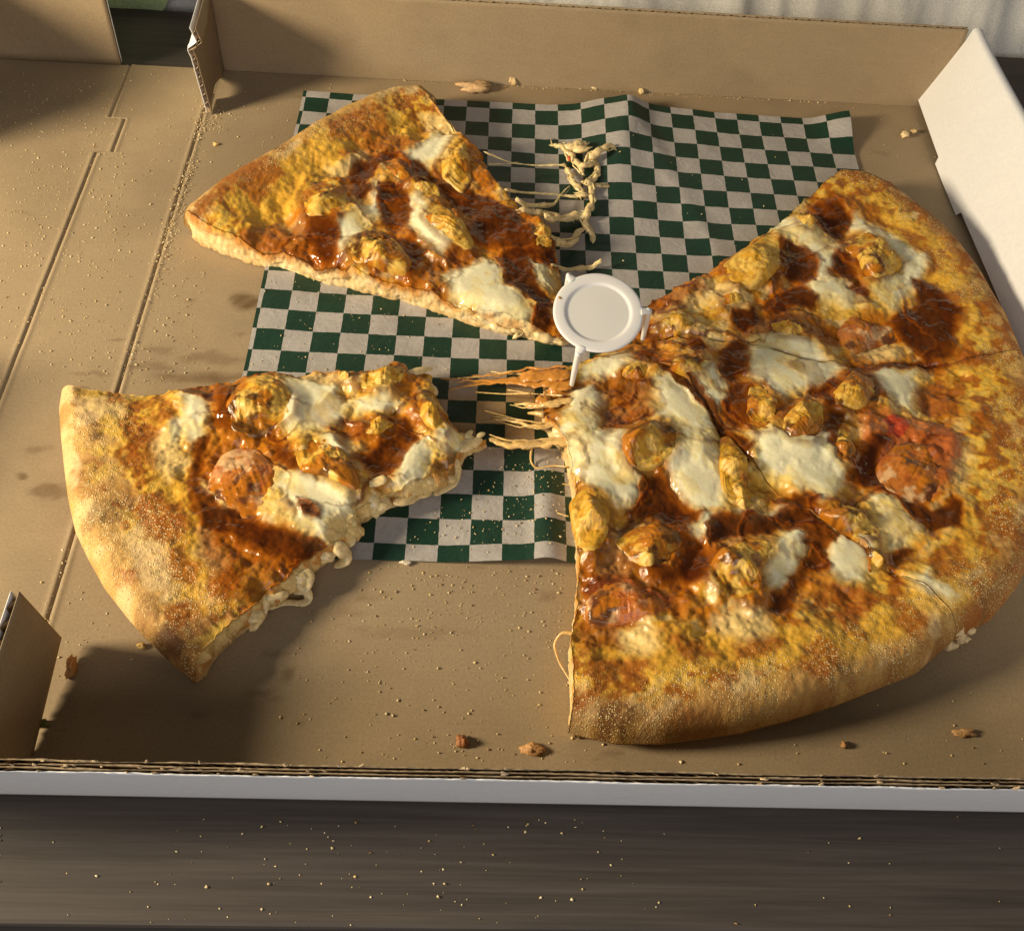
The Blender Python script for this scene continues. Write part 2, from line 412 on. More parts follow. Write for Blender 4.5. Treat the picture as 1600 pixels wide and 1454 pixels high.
def board(name, origin, ux, uz, L, H, fl_period=7.2, th=3.0, outer_white=True, parent=box, nrm=None, medium=True, top_noise=.0, nz=10, seg=None, bend=None, edge_cut=None):
    """one corrugated board: inner kraft liner, outer liner, fluted medium between.
    origin = lower inner corner, ux = along, uz = up, nrm = outward."""
    origin, ux, uz, nrm = [np.asarray(v, float) for v in (origin, ux, uz, nrm)]
    n = seg or max(8, int(L / 2.5))
    s = np.linspace(0, L, n); h = np.linspace(0, H, nz)
    Sg, Hg = np.meshgrid(s, h, indexing='ij')
    if edge_cut is not None: Hg = edge_cut(Sg, Hg)
    off = bend(Sg, Hg) if bend is not None else 0 * Sg
    def pts(o):
        o0 = float(np.mean(o)); topn = top_noise * (fbm(Sg + 61 * o0, Sg * 0, 3.2, 8, 4, .65) - .5) * (Hg / H) ** 8
        wob = .5 * top_noise * (fbm(Sg + 31 * o0, Sg * 0, 26, 5, 3) - .5) * (Hg / H) ** 4
        return origin + Sg[..., None] * ux + (Hg + topn)[..., None] * uz + (o + off + wob)[..., None] * nrm
    def liner(nm, o, t, mat):
        a, b = pts(0 * Sg + o).reshape(-1, 3), pts(0 * Sg + o + t).reshape(-1, 3)
        k = len(a); nv = nz
        f = grid_faces(n, nv); fs = [f, f[:, ::-1] + k]
        def strip(idx):
            idx = np.array(idx); return np.stack([idx[:-1], idx[1:], idx[1:] + k, idx[:-1] + k], 1)
        fs += [strip([i * nv + nv - 1 for i in range(n)]), strip([i * nv for i in range(n)])[:, ::-1], strip([j for j in range(nv)]), strip([(n - 1) * nv + j for j in range(nv)])[:, ::-1]]
        V = np.r_[a, b]
        c = kraft_color(np.r_[Sg.ravel(), Sg.ravel()] + o * 3, np.r_[Hg.ravel(), Hg.ravel()], False)
        return mk(nm, V, np.concatenate(fs), mat, parent, col=c, smooth=False)
    inner = liner(name, 0, .3, M_KRAFT)
    lo_ = liner('outer_liner', th - .3, .3, M_WHITE if outer_white else M_KRAFT)
    lo_.parent = inner; lo_.matrix_parent_inverse = Matrix.Identity(4)
    if medium:
        ns = int(L / fl_period * 14); s2 = np.linspace(0, L, ns)
        hh = np.linspace(0, 1, nz)
        S2, H2 = np.meshgrid(s2, hh, indexing='ij')
        Hx = H2 * H
        if edge_cut is not None: Hx = edge_cut(S2, Hx)
        off2 = bend(S2, Hx) if bend is not None else 0 * S2
        o2 = th / 2 + (th / 2 - .3) * np.sin(2 * math.pi * S2 / fl_period)
        Vm = origin + S2[..., None] * ux + (Hx - .5)[..., None] * uz + (o2 + off2)[..., None] * nrm
        me = mk('fluting', Vm.reshape(-1, 3), grid_faces(ns, nz), M_MEDIUM, parent)
        me.parent = inner; me.matrix_parent_inverse = Matrix.Identity(4)
    return inner
# back wall
board('back_wall', (BX0 + 3, BY1 + .2, -2.5), (1, 0, 0), (0, 0, 1), BX1 - BX0 + 2, WH + 4, nrm=(0, 1, 0), top_noise=.7, nz=24, outer_white=False)
# front wall: two thicknesses, leaning outwards
lean = np.array([0, -11.0, 46.5]); lh = float(np.linalg.norm(lean)); lean /= lh
nr = np.array([0, -lean[2], lean[1]])
board('front_wall', (BX0 - 66, BY0 - .3, .4), (1, 0, 0), lean, BX1 - BX0 + 84, lh - .5, nrm=nr, outer_white=False, top_noise=2.2, seg=620, nz=20, th=1.45, fl_period=6.4)
board('front_wall', np.array([BX0 - 66, BY0 - .3, -2.4]) + nr * 1.5, (1, 0, 0), lean, BX1 - BX0 + 84, lh + 2, nrm=nr, outer_white=True, top_noise=1.8, seg=620, nz=20, th=1.45, fl_period=6.4)
# torn fibres along the front wall's upper edge
def torn_fibres():
    V = []; Fc = []; C = []
    x = BX0 - 20
    while x < BX1 + 10:
        x += 4.6 + random.random() * 4.5 if x < -40 else 5 + random.random() * 30
        for rep in range(random.choice((1, 2, 2, 3))):
            base = np.array([x + random.uniform(-1.2, 1.2), BY0 - .3, .4]) + lean * (lh - .6) + nr * random.choice((.2, 1.6, 1.8, 3.2)) 
            r = random.uniform(.35, .9); h = random.uniform(.6, 2.0)
            k = len(V)
            tipv = lean * h + np.array([random.uniform(-1, 1), random.uniform(-.6, .8), random.uniform(-.3, .4)])
            for a in range(5):
                an = a * 1.2566 + random.uniform(-.3, .3); rr = r * random.uniform(.6, 1.2)
                V.append(base + np.array([math.cos(an) * rr * 1.5, math.sin(an) * rr * .7, 0]))
            for a in range(5):
                an = a * 1.2566 + random.uniform(-.3, .3); rr = r * random.uniform(.3, .9)
                V.append(base + tipv * .7 + np.array([math.cos(an) * rr * 1.4, math.sin(an) * rr * .7, 0]))
            V.append(base + tipv)
            for a in range(5):
                b = (a + 1) % 5
                Fc += [(k + a, k + b, k + 5 + b, k + 5 + a), (k + 5 + a, k + 5 + b, k + 10)]
            C += [KR * random.uniform(1.05, 1.7)] * 11
    o = mk('torn_fibre_fringe', V, Fc, M_CRUMB, box, col=np.clip(np.array(C), 0, .8), smooth=False)
    tag(o, kind='stuff')
torn_fibres()
# front corner flap, turned in along the hinge
def fl_cut(S, H):
    end = 58.0; t = np.clip((S - 52) / 6, 0, 1)
    return .6 + H + S / 51 * 5.5 * (1 - H / 47)
board('corner_flap', (-151.5, 147.5, -.2), (0, 1, 0), (-.03, -.125, 1), 51.0, 45.5, nrm=(-1, 0, 0), outer_white=True, nz=16, seg=40, edge_cut=fl_cut)
# back corner flap, kinked near its upper edge
def bk_bend(S, H):
    return np.interp(H, [0, 34, 39, 43, 54], [0, 2.2, 3.4, -2.2, .5]) * ss(0, 26, S)
flap_b = board('corner_flap', (-157.0, 563.2, .6), (.03, -1, 0), (0, 0, 1), 43.0, 51.0, nrm=(-1, 0, 0), outer_white=True, nz=40, seg=30, bend=bk_bend, edge_cut=lambda S, H: H + 6.0 * ss(4, 26, S) * ss(44, 38, S) * (1 - H / 51.0))
def end_flutes(x, y0, z0, z1, bend):
    """zig-zag medium seen on the cut end of the back flap"""
    zs = np.arange(z0, z1, .25); ph = 2 * math.pi * zs / 5.2
    o = 1.5 + 1.05 * np.sin(ph)
    b = np.interp(zs, [0, 34, 39, 43, 54], [0, 2.2, 3.4, -2.2, .5])
    A = np.stack([x - o - b, 0 * zs + y0, zs], 1); B = A + np.array([0, 14, 0])
    n = len(A); i = np.arange(n - 1)
    ob = mk('fluting', np.r_[A, B], np.stack([i, i + 1, i + 1 + n, i + n], 1), plain_mat('cut_medium', (.50, .38, .24), .8), box)
    ob.parent = flap_b; ob.matrix_parent_inverse = Matrix.Identity(4)
for ch in list(flap_b.children):
    if ch.name.startswith('fluting'): bpy.data.objects.remove(ch)
end_flutes(-155.75, 520.0, 1.0, 51, None)
# lid's back wall, standing on the lid panel
board('lid_wall', (-214, BY1 - .4, .3), (-1, 0, 0), (.02, 0, 1), 400, 52, nrm=(0, 1, 0), nz=12)
board('added_shade_card', (-268, 236, .3), (0, 1, 0), (0, 0, 1), 82, 37, nrm=(-1, 0, 0), nz=6)  # added card out of view, casts the soft shadow on the lid's left
board('added_shade_card', (-311, 456, .3), (0, 1, 0), (0, 0, 1), 104, 72, nrm=(-1, 0, 0), nz=6)  # taller added card, also unseen, shades the lid's back corner
# right wall: outer board and the white panel rolled over it to the inside
def right_wall():
    ys = np.linspace(BY1 + 1, BY0 + 2, 240)
    f = (BY1 - ys) / (BY1 - BY0)
    topx = 258.5 + 7 * ss(0, .35, f) - 5 * ss(.5, 1, f); topz = 49 + 0 * f
    notch = np.where((ys < 509) & (ys > 464), 1.0, 0.0)
    botx = 242.5 + 6.0 * ss(.1, .5, f) - .0 * f; botz = np.where(notch > 0, 1.0, 4.2)
    botx = botx - notch * 1.2
    prof = []
    outer_b = 254.5 + 0 * f
    V = []
    K = 26
    for k in range(K):
        t = k / (K - 1)
        if t <= .62:                                   # inner panel, foot to shoulder
            a = t / .62
            x = botx + (topx - botx) * a + 1.3 * np.sin(math.pi * a) * (fbm(ys, ys * 0, 90, 2, 2) - .35)
            z = botz + (topz - botz) * a
        elif t <= .80:                                 # rolled shoulder
            a = (t - .62) / .18 * math.pi
            x = topx + 3.0 * (1 - math.cos(a)) / 1.0 * .9; z = topz + 1.6 * math.sin(a)
        else:                                          # outer wall, down to the table
            a = (t - .80) / .20
            x = (topx + 5.4) * (1 - a) + (outer_b + 2) * a; z = topz * (1 - a) - 2.5 * a
        V.append(np.stack([x, ys, z], 1))
    V = np.array(V)
    back_cut = (0.0)
    mk('side_wall', V.reshape(-1, 3), grid_faces(K, 240)[:, ::-1], M_WHITE, box)
    # kraft inner side behind the rolled panel
    W = []
    for a in np.linspace(0, 1, 8):
        W.append(np.stack([(topx + 1.2) * a + (252.0) * (1 - a), ys, (topz - 1) * a + .2], 1))
    W = np.array(W)
    mk('side_wall_liner', W.reshape(-1, 3), grid_faces(8, 240)[:, ::-1], M_KRAFT, box, col=np.tile(KR, (8 * 240, 1)))
    # cut edges of the rolled panel: foot
    a = V[0]; b = V[0] + np.array([2.6, 0, .3])
    i = np.arange(239)
    mk('panel_edge', np.r_[a, b], np.stack([i, i + 1, i + 241, i + 240], 1), M_KRAFT, box, col=np.tile(KR, (480, 1)))
    c0 = V[:17, 0]; c1 = c0 + np.array([2.6, 0, 0.]); i = np.arange(16)
    mk('panel_edge', np.r_[c0, c1], np.stack([i, i + 1, i + 18, i + 17], 1), M_KRAFT, box, col=np.tile(KR, (34, 1)))
right_wall()

# ------------------------------------------------------------------ paper
PX, PY, SQ = -107.72, 385.49, 12.7
def paper_z(i, j):
    z = 1.0 + 0 * i
    z += 6.5 * np.exp(-((i - 13.6) / 1.5) ** 2) * ss(-3, -11, j)          # pinched fold running to the back edge
    z += 2.2 * np.exp(-((i - 16) / 2.6) ** 2) * ss(-3, -11, j)
    z += 2.0 * np.exp(-((i - 12.4 + .15 * j) / .55) ** 2) * ss(-6, -12.5, j)
    z += 1.5 * ss(2.5, 0, i) * ss(4, 1, j) * .8
    z += 3.2 * np.exp(-((j - 11.4) / 1.1) ** 2) * ss(7, 9.6, i) * ss(12.5, 10.5, i)
    z += 4.0 * np.exp(-((i - 10.4) / .5) ** 2) * ss(6.5, 9, j) * .7
    z += 7.0 * ss(22, 24.2, i) * ss(-10, -12.3, j)
    z += 1.5 * ss(-11.2, -12.5, j) * (fbm(i * 8, j * 0, 20, 3, 2))
    z += 1.1 * np.exp(-((j + 9.4 + .4 * np.sin(i * .5)) / .8) ** 2) * ss(11, 7, i)
    z += .9 * np.exp(-((i - 18.4 - .35 * j) / .5) ** 2)
    z += 1.0 * (fbm(i * 9, j * 9, 26, 4, 3) - .4) + .35 * (fbm(i * 9, j * 9, 8, 5, 2) - .4)
    return np.maximum(z, .45)
def paper():
    n = 330
    I, J = np.meshgrid(np.linspace(-.15, 24.0, n), np.linspace(-12.45, 11.62, n), indexing='ij')
    Zp = paper_z(I, J)
    ex = .5 * (fbm(I * 9, J * 9, 40, 6, 2) - .5)
    X = PX + SQ * I + ex; Y = PY - SQ * J + ex
    V = np.stack([X.ravel(), Y.ravel(), Zp.ravel()], 1)
    st = 1.3 * np.exp(-(((X - 2) / 42) ** 2 + ((Y - 316) / 22) ** 2)) + .6 * np.exp(-(((X - 10) / 30) ** 2 + ((Y - 440) / 26) ** 2))
    st = np.clip(st * (.4 + 1.1 * fbm(X, Y, 12, 3, 3)), 0, 1)
    k = len(V); f = grid_faces(n, n)
    V2 = V - np.array([0, 0, .12])
    ob = mk('checkered_paper', np.r_[V, V2], np.r_[f, f[:, ::-1] + k], M_CHECK, extra={'Stain': np.r_[st.ravel(), st.ravel()]})
    a = ob.data.attributes.new('PaperUV', 'FLOAT_VECTOR', 'POINT')
    uv = np.stack([I.ravel() + 40, J.ravel() + 40, 0 * I.ravel() + .5], 1); uv = np.r_[uv, uv]
    a.data.foreach_set('vector', uv.ravel().astype(np.float32))
    tag(ob, 'green and white checkered greaseproof paper under the slices', 'paper')
paper()

# ------------------------------------------------------------------ pizza slices
TOPZ = 15.0
C_ORANGE = np.array([.47, .165, .008]); C_GOLD = np.array([.64, .355, .038]); C_BROWN = np.array([.29, .082, .008]); C_PALE = np.array([.68, .50, .20])
C_WHITE = np.array([.80, .745, .49]); C_SAUCE = np.array([.060, .0105, .0010]); C_SAUCE2 = np.array([.26, .066, .0030])
C_TAN = np.array([.50, .290, .085]); C_TOAST = np.array([.27, .115, .027]); C_CORN = np.array([.63, .40, .060]); C_CRUMBY = np.array([.74, .56, .29])
C_TOM = np.array([.42, .10, .022]); C_RED = np.array([.42, .045, .018]); C_CHAR = np.array([.10, .035, .012])
KIND = {'c': (C_WHITE, .97, .12), 'p': (C_PALE, .8, .33), 's': (C_SAUCE, .95, .08), 'o': (C_SAUCE2, .8, .13), 'b': (C_BROWN, .85, .38), 'g': (C_GOLD, .8, .4), 'k': (C_CHAR, .8, .6), 't': (C_TOM, .75, .2), 'r': (C_RED, .9, .2)}

def build_slice(label, Ledge, Redge, tip, rim, polys, chunks, nu, nv, z_in=13.0, z_rim=19.5, seed=0, loc=None, cut_l=True, cut_r=True, rimw=40.0, cw=0.0, drape=0.0, toast=0.0, kseed=0):
    L = resample(Ledge, nv, 2); R = resample(Redge, nv, 2); T = resample(tip, nu, 2); A = resample(rim, nu, 6)
    # ragged cut edges
    for E, on in ((L, cut_l), (R, cut_r)):
        s = np.linspace(0, 190, nv)
        d = np.gradient(E, axis=0); d /= np.linalg.norm(d, axis=1)[:, None] + 1e-9
        nn = np.stack([-d[:, 1], d[:, 0]], 1)
        am = (1.8 if on else 0.) * ss(0, 8, s) * ss(190, 180, s)
        E += nn * (am * (fbm(s, s * 0 + seed, 9, seed, 4, .62) - .5) * 2)[:, None]
    T[0], T[-1], A[0], A[-1] = L[0], R[0], L[-1], R[-1]
    u = np.linspace(0, 1, nu)[:, None, None]; v = np.linspace(0, 1, nv)[None, :, None]
    G = (1 - u) * L[None] + u * R[None] + (1 - v) * T[:, None] + v * A[:, None] - ((1 - u) * (1 - v) * L[0] + u * (1 - v) * R[0] + (1 - u) * v * L[-1] + u * v * R[-1])
    X, Y = G[..., 0], G[..., 1]
    seg = np.linalg.norm(np.diff(G, axis=1), axis=2)
    dr = np.concatenate([np.cumsum(seg[:, ::-1], axis=1)[:, ::-1], np.zeros((nu, 1))], 1)      # mm to the rim
    dt = dr[:, :1] - dr
    wid = np.linalg.norm(G[-1] - G[0], axis=1)[None, :]
    ul = np.linspace(0, 1, nu)[:, None] * wid; ur = (1 - np.linspace(0, 1, nu)[:, None]) * wid
    de = np.minimum(ul if cut_l else ul + 6, ur if cut_r else ur + 6)                             # mm to a cut side
    dec = np.minimum(ul, ur)
    # --- height
    ze = 7.0
    hump = np.where(dr < 11, ze + (z_rim - ze) * np.clip(1 - (1 - dr / 11) ** 2.4, 0, 1) ** .55, z_in + (z_rim - z_in) * ss(rimw + 14, 9, dr) / ss(np.float64(rimw + 14), 9, np.float64(11)))
    hump = hump + 4.0 * (fbm(X, Y, 34, seed + 1, 2) - .5) * ss(0, 12, dr)
    Zt = hump * (.72 + .28 * ss(0, 45, dt))
    top = ss(20 + cw, 40 + cw, dr + 9 * (fbm(X, Y, 11, seed + 2, 3) - .5))                                  # 0 crust .. 1 toppings
    lump = 6.6 * (fbm(X, Y, 17, seed + 3, 3) - .5) + 3.4 * (fbm(X, Y, 6.5, seed + 4, 3) - .5) + 1.0 * (fbm(X, Y, 2.4, seed + 5, 2) - .5)
    Zt = Zt + top * lump + (1 - top) * (1.0 * (fbm(X, Y, 8, seed + 5, 3) - .5) + .5 * (fbm(X, Y, 2.0, seed + 6, 2) - .5)) * ss(0, 5, dr)
    bz = ss(8 + cw, 18 + cw, dr) * ss(48 + cw, 34 + cw, dr)
    Zt = Zt + bz * (1.1 * (fbm(X, Y, 4.2, seed + 7, 3) - .5) + .35 * (fbm(X, Y, 1.8, seed + 8, 2) - .5))
    # --- base colour
    shp = X.shape
    n1, n2, n3 = fbm(X, Y, 14, seed + 2, 4), fbm(X, Y, 5, seed + 7, 4), fbm(X, Y, 2.2, seed + 8, 3)
    base = mix(np.tile(C_ORANGE, shp + (1,)), C_GOLD, ss(.42, .62, n1))
    base = mix(base, C_BROWN, .45 * ss(.54, .66, n2)); base = mix(base, C_PALE, .75 * ss(.50, .38, n2) * ss(.42, .55, n1))
    base = mix(base, C_SAUCE2, .3 * ss(.56, .7, n3))
    brough = .10 + .16 * n3
    crust = mix(np.tile(C_TAN, shp + (1,)), C_TOAST, .85 * ss(.50, .70, fbm(X, Y, 26, seed + 9, 4)))
    crust = mix(crust, C_CORN, .75 * ss(.46, .60, fbm(X, Y, 9, seed + 10, 4)) * ss(6, 16, dr))
    crust = mix(crust, C_BROWN, .7 * ss(.64, .74, n2) * ss(8, 18, dr)); crust = mix(crust, C_CHAR, .55 * ss(.76, .84, n2))
    crust = mix(crust, C_TOAST, .5 * ss(9, 2, dr) * ss(.4, .6, n1))
    crust = mix(crust, np.array([.66, .49, .25]), .6 * ss(.52, .66, fbm(X, Y, 13, seed + 1, 4))); crust = mix(crust, C_CHAR, .5 * ss(.64, .74, fbm(X, Y, 15, seed + 4, 4)))
    if toast: crust = mix(crust, C_TOAST * 1.1, toast * ss(.40, .58, n1)); crust = mix(crust, C_BROWN, toast * ss(.48, .6, n2))
    baked = mix(np.tile(C_GOLD, shp + (1,)), C_BROWN, .90 * ss(.45, .62, .75 * n2 + .25 * n3)); baked = mix(baked, np.array([.62, .40, .07]), .85 * ss(.47, .36, n2)); baked = mix(baked, C_CHAR * 2, .22 * ss(.60, .72, n3) * ss(.5, .6, n2))
    wb = ss(11 + cw, 21 + cw, dr + 15 * (n1 - .5) + 18 * (n2 - .5)); wt = ss(30 + cw, 44 + cw, dr + 16 * (n1 - .5))
    col = mix(crust, baked, wb); col = mix(col, base, wt)
    rough = .75 * (1 - wb) + wb * ((1 - wt) * .34 + wt * brough)
    grain = (1 - ss(16 + cw, 32 + cw, dr + 9 * (n2 - .5))) * np.clip(2.6 * (fbm(X, Y, 13, seed + 11, 4) - .30), .05, 1.2)
    # --- traced patches
    wx = X + 5.0 * (fbm(X, Y, 7, 1, 3) - .5) + 1.3 * (fbm(X, Y, 2.2, 2, 2) - .5); wy = Y + 5.0 * (fbm(X, Y, 7, 3, 3) - .5) + 1.3 * (fbm(X, Y, 2.2, 4, 2) - .5)
    m_c = np.zeros(shp); m_s = np.zeros(shp)
    dz = np.zeros(shp)
    for k2, tg, pts in polys:                                               # thin yellow and orange margins round the molten patches
        if k2 not in 'cs': continue
        d = sdf(plan(tg, pts, TOPZ), wx, wy, 11)
        if k2 == 'c': a = .72 * ss(-9, .5, d + 5 * (n2 - .5)); col = mix(col, np.array([.68, .43, .075]), a); rough = rough * (1 - a) + .26 * a; dz += .8 * ss(-8, 0, d)
        else: a = .50 * ss(-6, 0, d + 4 * (n2 - .5)); col = mix(col, np.array([.42, .125, .005]), a); rough = rough * (1 - a) + .18 * a
        grain = grain * (1 - a)
    for knd in 'gbkpotcsr':
        for k2, tg, pts in polys:
            if k2 != knd: continue
            d = sdf(plan(tg, pts, TOPZ if knd not in 'bgk' else 20), wx, wy, 9)
            cc, al, rg = KIND[knd]
            soft = {'c': 3.6, 'p': 3.5, 's': 1.5, 'o': 3.0, 'b': 2.2, 'g': 4, 'k': 2, 't': 3, 'r': .8}[knd]
            a = al * ss(-soft, soft * (.9 if knd == 'c' else .7), d)
            if knd in 'bk': a = a * ss(.30, .58, .5 * n2 + .5 * n3 + .12)
            if knd == 'c': a = a * (1 - .35 * ss(.60, .72, n1)); dz += 1.8 * ss(-6, 7, d); m_c = np.maximum(m_c * (1 - 0), a)
            if knd == 's': dz += .3 * ss(-2, 3, d); m_s = np.maximum(m_s, a); m_c = m_c * (1 - a)
            if knd == 't': dz += 2.0 * ss(-3, 5, d)
            tint = cc
            if knd == 's': tint = mix(np.tile(C_SAUCE2, shp + (1,)), C_SAUCE, np.clip(ss(-1.0, 3.5, d) * 1.05 + 1.3 * (n1 - .52), 0, 1))
            if knd == 'c': tint = mix(np.tile(C_WHITE, shp + (1,)), np.array([.76, .60, .22]), np.clip(.45 * ss(.52, .66, n1) + 0.40 * ss(2.0, -1.5, d) + .45 * ss(.56, .66, fbm(X * .8 + Y * .6, (Y * .8 - X * .6) * .35, 5, seed + 5, 3)), 0, 1))
            col = mix(col, tint, a); rough = rough * (1 - a) + rg * a
            grain = grain * (1 - a * (knd in 'cstor'))
    rid = np.abs(fbm(X + 4 * (n2 - .5), Y * 1.25 + 4 * (n3 - .5), 30, seed + 4, 2) - .5)
    a = .80 * ss(.042, .012, rid) * ss(34 + cw, 52 + cw, dr) * (1 - .55 * m_c)
    col = mix(col, mix(np.tile(C_SAUCE2, shp + (1,)), C_SAUCE * 1.6, ss(.022, .006, rid)), a); rough = rough * (1 - a) + .09 * a; dz += .6 * a
    smooth = np.maximum(m_c, m_s)
    Zt = Zt - np.maximum(m_c * 1.0, m_s * .55) * top * lump + m_s * .9 * (fbm(X, Y, 4.0, seed + 1, 2) - .5)                                    # molten areas level out
    for tg, pts, H, sauce in chunks:
        d = sdf(plan(tg, pts, TOPZ + 3), X, Y, 12)
        dz += 2.6 * ss(-7, 1, d)
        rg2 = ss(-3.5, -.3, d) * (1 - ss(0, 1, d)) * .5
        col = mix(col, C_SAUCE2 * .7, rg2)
    Zt = Zt + dz * ss(10, 24, dr)
    Zt = Zt - 2.0 * np.exp(-(de / 4.0) ** 2) * ss(4, 14, dr) * (.5 + fbm(X, Y, 7, seed + 3, 3))
    if not (cut_l and cut_r):
        wq = np.where(ul < ur, 0.0 if cut_l else 1.0, 0.0 if cut_r else 1.0)
        Zt = Zt - wq * 1.7 * np.exp(-(dec / 1.2) ** 2) * ss(.42, .66, fbm(X, Y, 16, seed + 6, 2)) * ss(14, 40, dr)
        col = mix(col, C_SAUCE2 * .45, wq * .55 * np.exp(-(dec / 1.3) ** 2) * ss(6, 20, dr) * ss(.35, .6, fbm(X, Y, 12, seed + 6, 2)))
    Zt = np.maximum(Zt, 3.0)
    # --- skirt
    nL = nv
    idx = np.arange(nu * nv).reshape(nu, nv)
    loop = np.r_[idx[0, :], idx[1:, -1], idx[-1, :-1][::-1], idx[1:-1, 0][::-1]]
    V = np.stack([X.ravel(), Y.ravel(), Zt.ravel()], 1); Cc = col.reshape(-1, 3); Rr = rough.ravel(); Gr = grain.ravel()
    B = V[loop]; n = len(loop)
    tang = np.roll(B[:, :2], -1, 0) - np.roll(B[:, :2], 1, 0); tang /= np.linalg.norm(tang, axis=1)[:, None] + 1e-9
    out = np.stack([-tang[:, 1], tang[:, 0]], 1)
    cen = B[:, :2].mean(0)
    if ((B[:, :2] - cen) * out).sum() < 0: out = -out
    isrim = np.zeros(n); isrim[nv:nv + nu - 1] = 1
    isrim = np.convolve(np.r_[isrim[-6:], isrim, isrim[:6]], np.ones(13) / 13, 'valid')
    arc = np.r_[0, np.cumsum(np.linalg.norm(np.diff(B[:, :2], axis=0), axis=1))]
    K = 12; Vs = [V]; Cs = [Cc]; Rs = [Rr]; Gs = [Gr]; prev = loop; faces = [grid_faces(nu, nv)]
    cat = [np.zeros(len(faces[0]), int)]
    ker = np.ones(31) / 31; Bs = np.stack([np.convolve(np.r_[B[-15:, q], B[:, q], B[:15, q]], ker, 'valid') for q in (0, 1)], 1)
    dsel = (np.arange(n) > nv + nu) & (np.arange(n) < 2 * nv + nu - 12)
    dsel = np.convolve(np.r_[dsel[-8:], dsel, dsel[:8]].astype(float), np.ones(17) / 17, 'valid')
    for k in range(1, K + 1):
        t = k / K
        z = B[:, 2] * (1 - t) + .4 * t
        inset_rim = 6.0 * (t ** 2)
        bulge_cut = 1.6 * (fbm(arc, z * 1.3, 4.5, seed + 4, 3) - .5) + 1.5 * (fbm(arc, z * 1.5, 2.0, seed + 5, 3) - .5) + dsel * drape * math.sin(min(1, t * 1.25) * math.pi) * np.clip(2.6 * (fbm(arc, z * .5, 10, seed + 7, 3) - .38), -.3, 1.4)
        offv = -inset_rim * isrim + bulge_cut * (1 - isrim)
        wsm = (ss(0, .35, t) * (1 - isrim))[:, None]
        q = np.c_[B[:, :2] * (1 - wsm) + Bs * wsm + out * offv[:, None], z]
        hz = z
        cc = mix(np.tile(C_CRUMBY, (n, 1)), C_TAN, .6 * ss(.4, .7, fbm(arc, hz, 4, seed + 6, 3)))
        cc = mix(cc, C_PALE * .8, .6 * ss(.45, .7, fbm(arc, hz, 2, seed + 8, 2)))
        cc = mix(cc, Cc[loop], np.clip((1 - t * 2.6), 0, 1) * (1 - isrim))
        cc = mix(cc, C_ORANGE, .55 * (1 - isrim) * ss(.62, .25, t) * ss(.40, .6, fbm(arc, hz * .6, 9, seed + 9, 3)))
        if drape: cc = mix(cc, mix(np.tile(C_PALE, (n, 1)), C_ORANGE, .8 * ss(.5, .65, fbm(arc, hz, 6, seed + 2, 3))), dsel * ss(.95, .6, t) * .9)
        cr = mix(np.tile(C_TAN * 1.05, (n, 1)), C_TOAST, .9 * ss(.44, .64, fbm(arc, hz, 16, seed + 10, 4)) * (1 - .6 * t))
        cr = mix(cr, C_CRUMBY * .9, .5 * ss(.55, 1, t))
        cc = mix(cc, cr, isrim)
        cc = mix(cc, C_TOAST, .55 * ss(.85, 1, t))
        Vs.append(q); Cs.append(cc); Rs.append(np.full(n, .7)); Gs.append(isrim * .7 + .12)
        cur = np.arange(n) + sum(len(a) for a in Vs[:-1])
        faces.append(np.stack([prev, cur, np.roll(cur, -1), np.roll(prev, -1)], 1)); cat.append(np.full(n, 3))
        prev = cur
    V = np.concatenate(Vs); Cc = np.concatenate(Cs); Rr = np.concatenate(Rs); Gr = np.concatenate(Gs); Fq = np.concatenate(faces)
    # category of each top face
    fa = faces[0]
    fm = lambda a: a.ravel()[fa].mean(1)
    c0 = np.where(fm(wt * 1.0) + fm(smooth) > .5, 1, 3)
    c0 = np.where(fm(m_c) > .5, 2, c0); c0 = np.where(fm(m_s) > .5, 4, c0)
    cat[0] = c0; cat = np.concatenate(cat)
    # vertex normals over the whole body
    fn = np.cross(V[Fq[:, 2]] - V[Fq[:, 0]], V[Fq[:, 3]] - V[Fq[:, 1]])
    gN = np.zeros_like(V)
    for k in range(4): np.add.at(gN, Fq[:, k], fn)
    up = gN[:nu * nv, 2].sum()
    if up < 0: Fq = Fq[:, ::-1]; gN = -gN
    gN /= np.linalg.norm(gN, axis=1)[:, None] + 1e-12
    root = empty('pizza_slice', loc or (float(X.mean()), float(Y.mean()), 0))
    tag(root, label, 'pizza slice', 'slices of one chicken pizza')
    for cid, nm, mat in ((3, 'crust', M_CRUST), (1, 'baked_cheese', M_CHEESE), (2, 'melted_cheese', M_MELT), (4, 'sauce', M_SAUCE)):
        fsel = Fq[cat == cid]
        if len(fsel) == 0: continue
        used, inv = np.unique(fsel.ravel(), return_inverse=True)
        o = mk(nm, V[used], inv.reshape(-1, 4), mat, root, col=Cc[used], rough=Rr[used], extra={'Grain': Gr[used]}, normals=gN[used])
        if cid in (2, 4): o['kind'] = 'stuff'
    # --- chunks
    SX, SY, SZ = X[::5, ::5].ravel(), Y[::5, ::5].ravel(), Zt[::5, ::5].ravel()
    for ci, (tg, pts, H, sauce) in enumerate(chunks):
        chunk(root, plan(tg, pts, TOPZ + 3), H, sauce, SX, SY, SZ, seed * 31 + ci + kseed)
    SURF[root.name] = (SX, SY, SZ)
    return root
SURF = {}
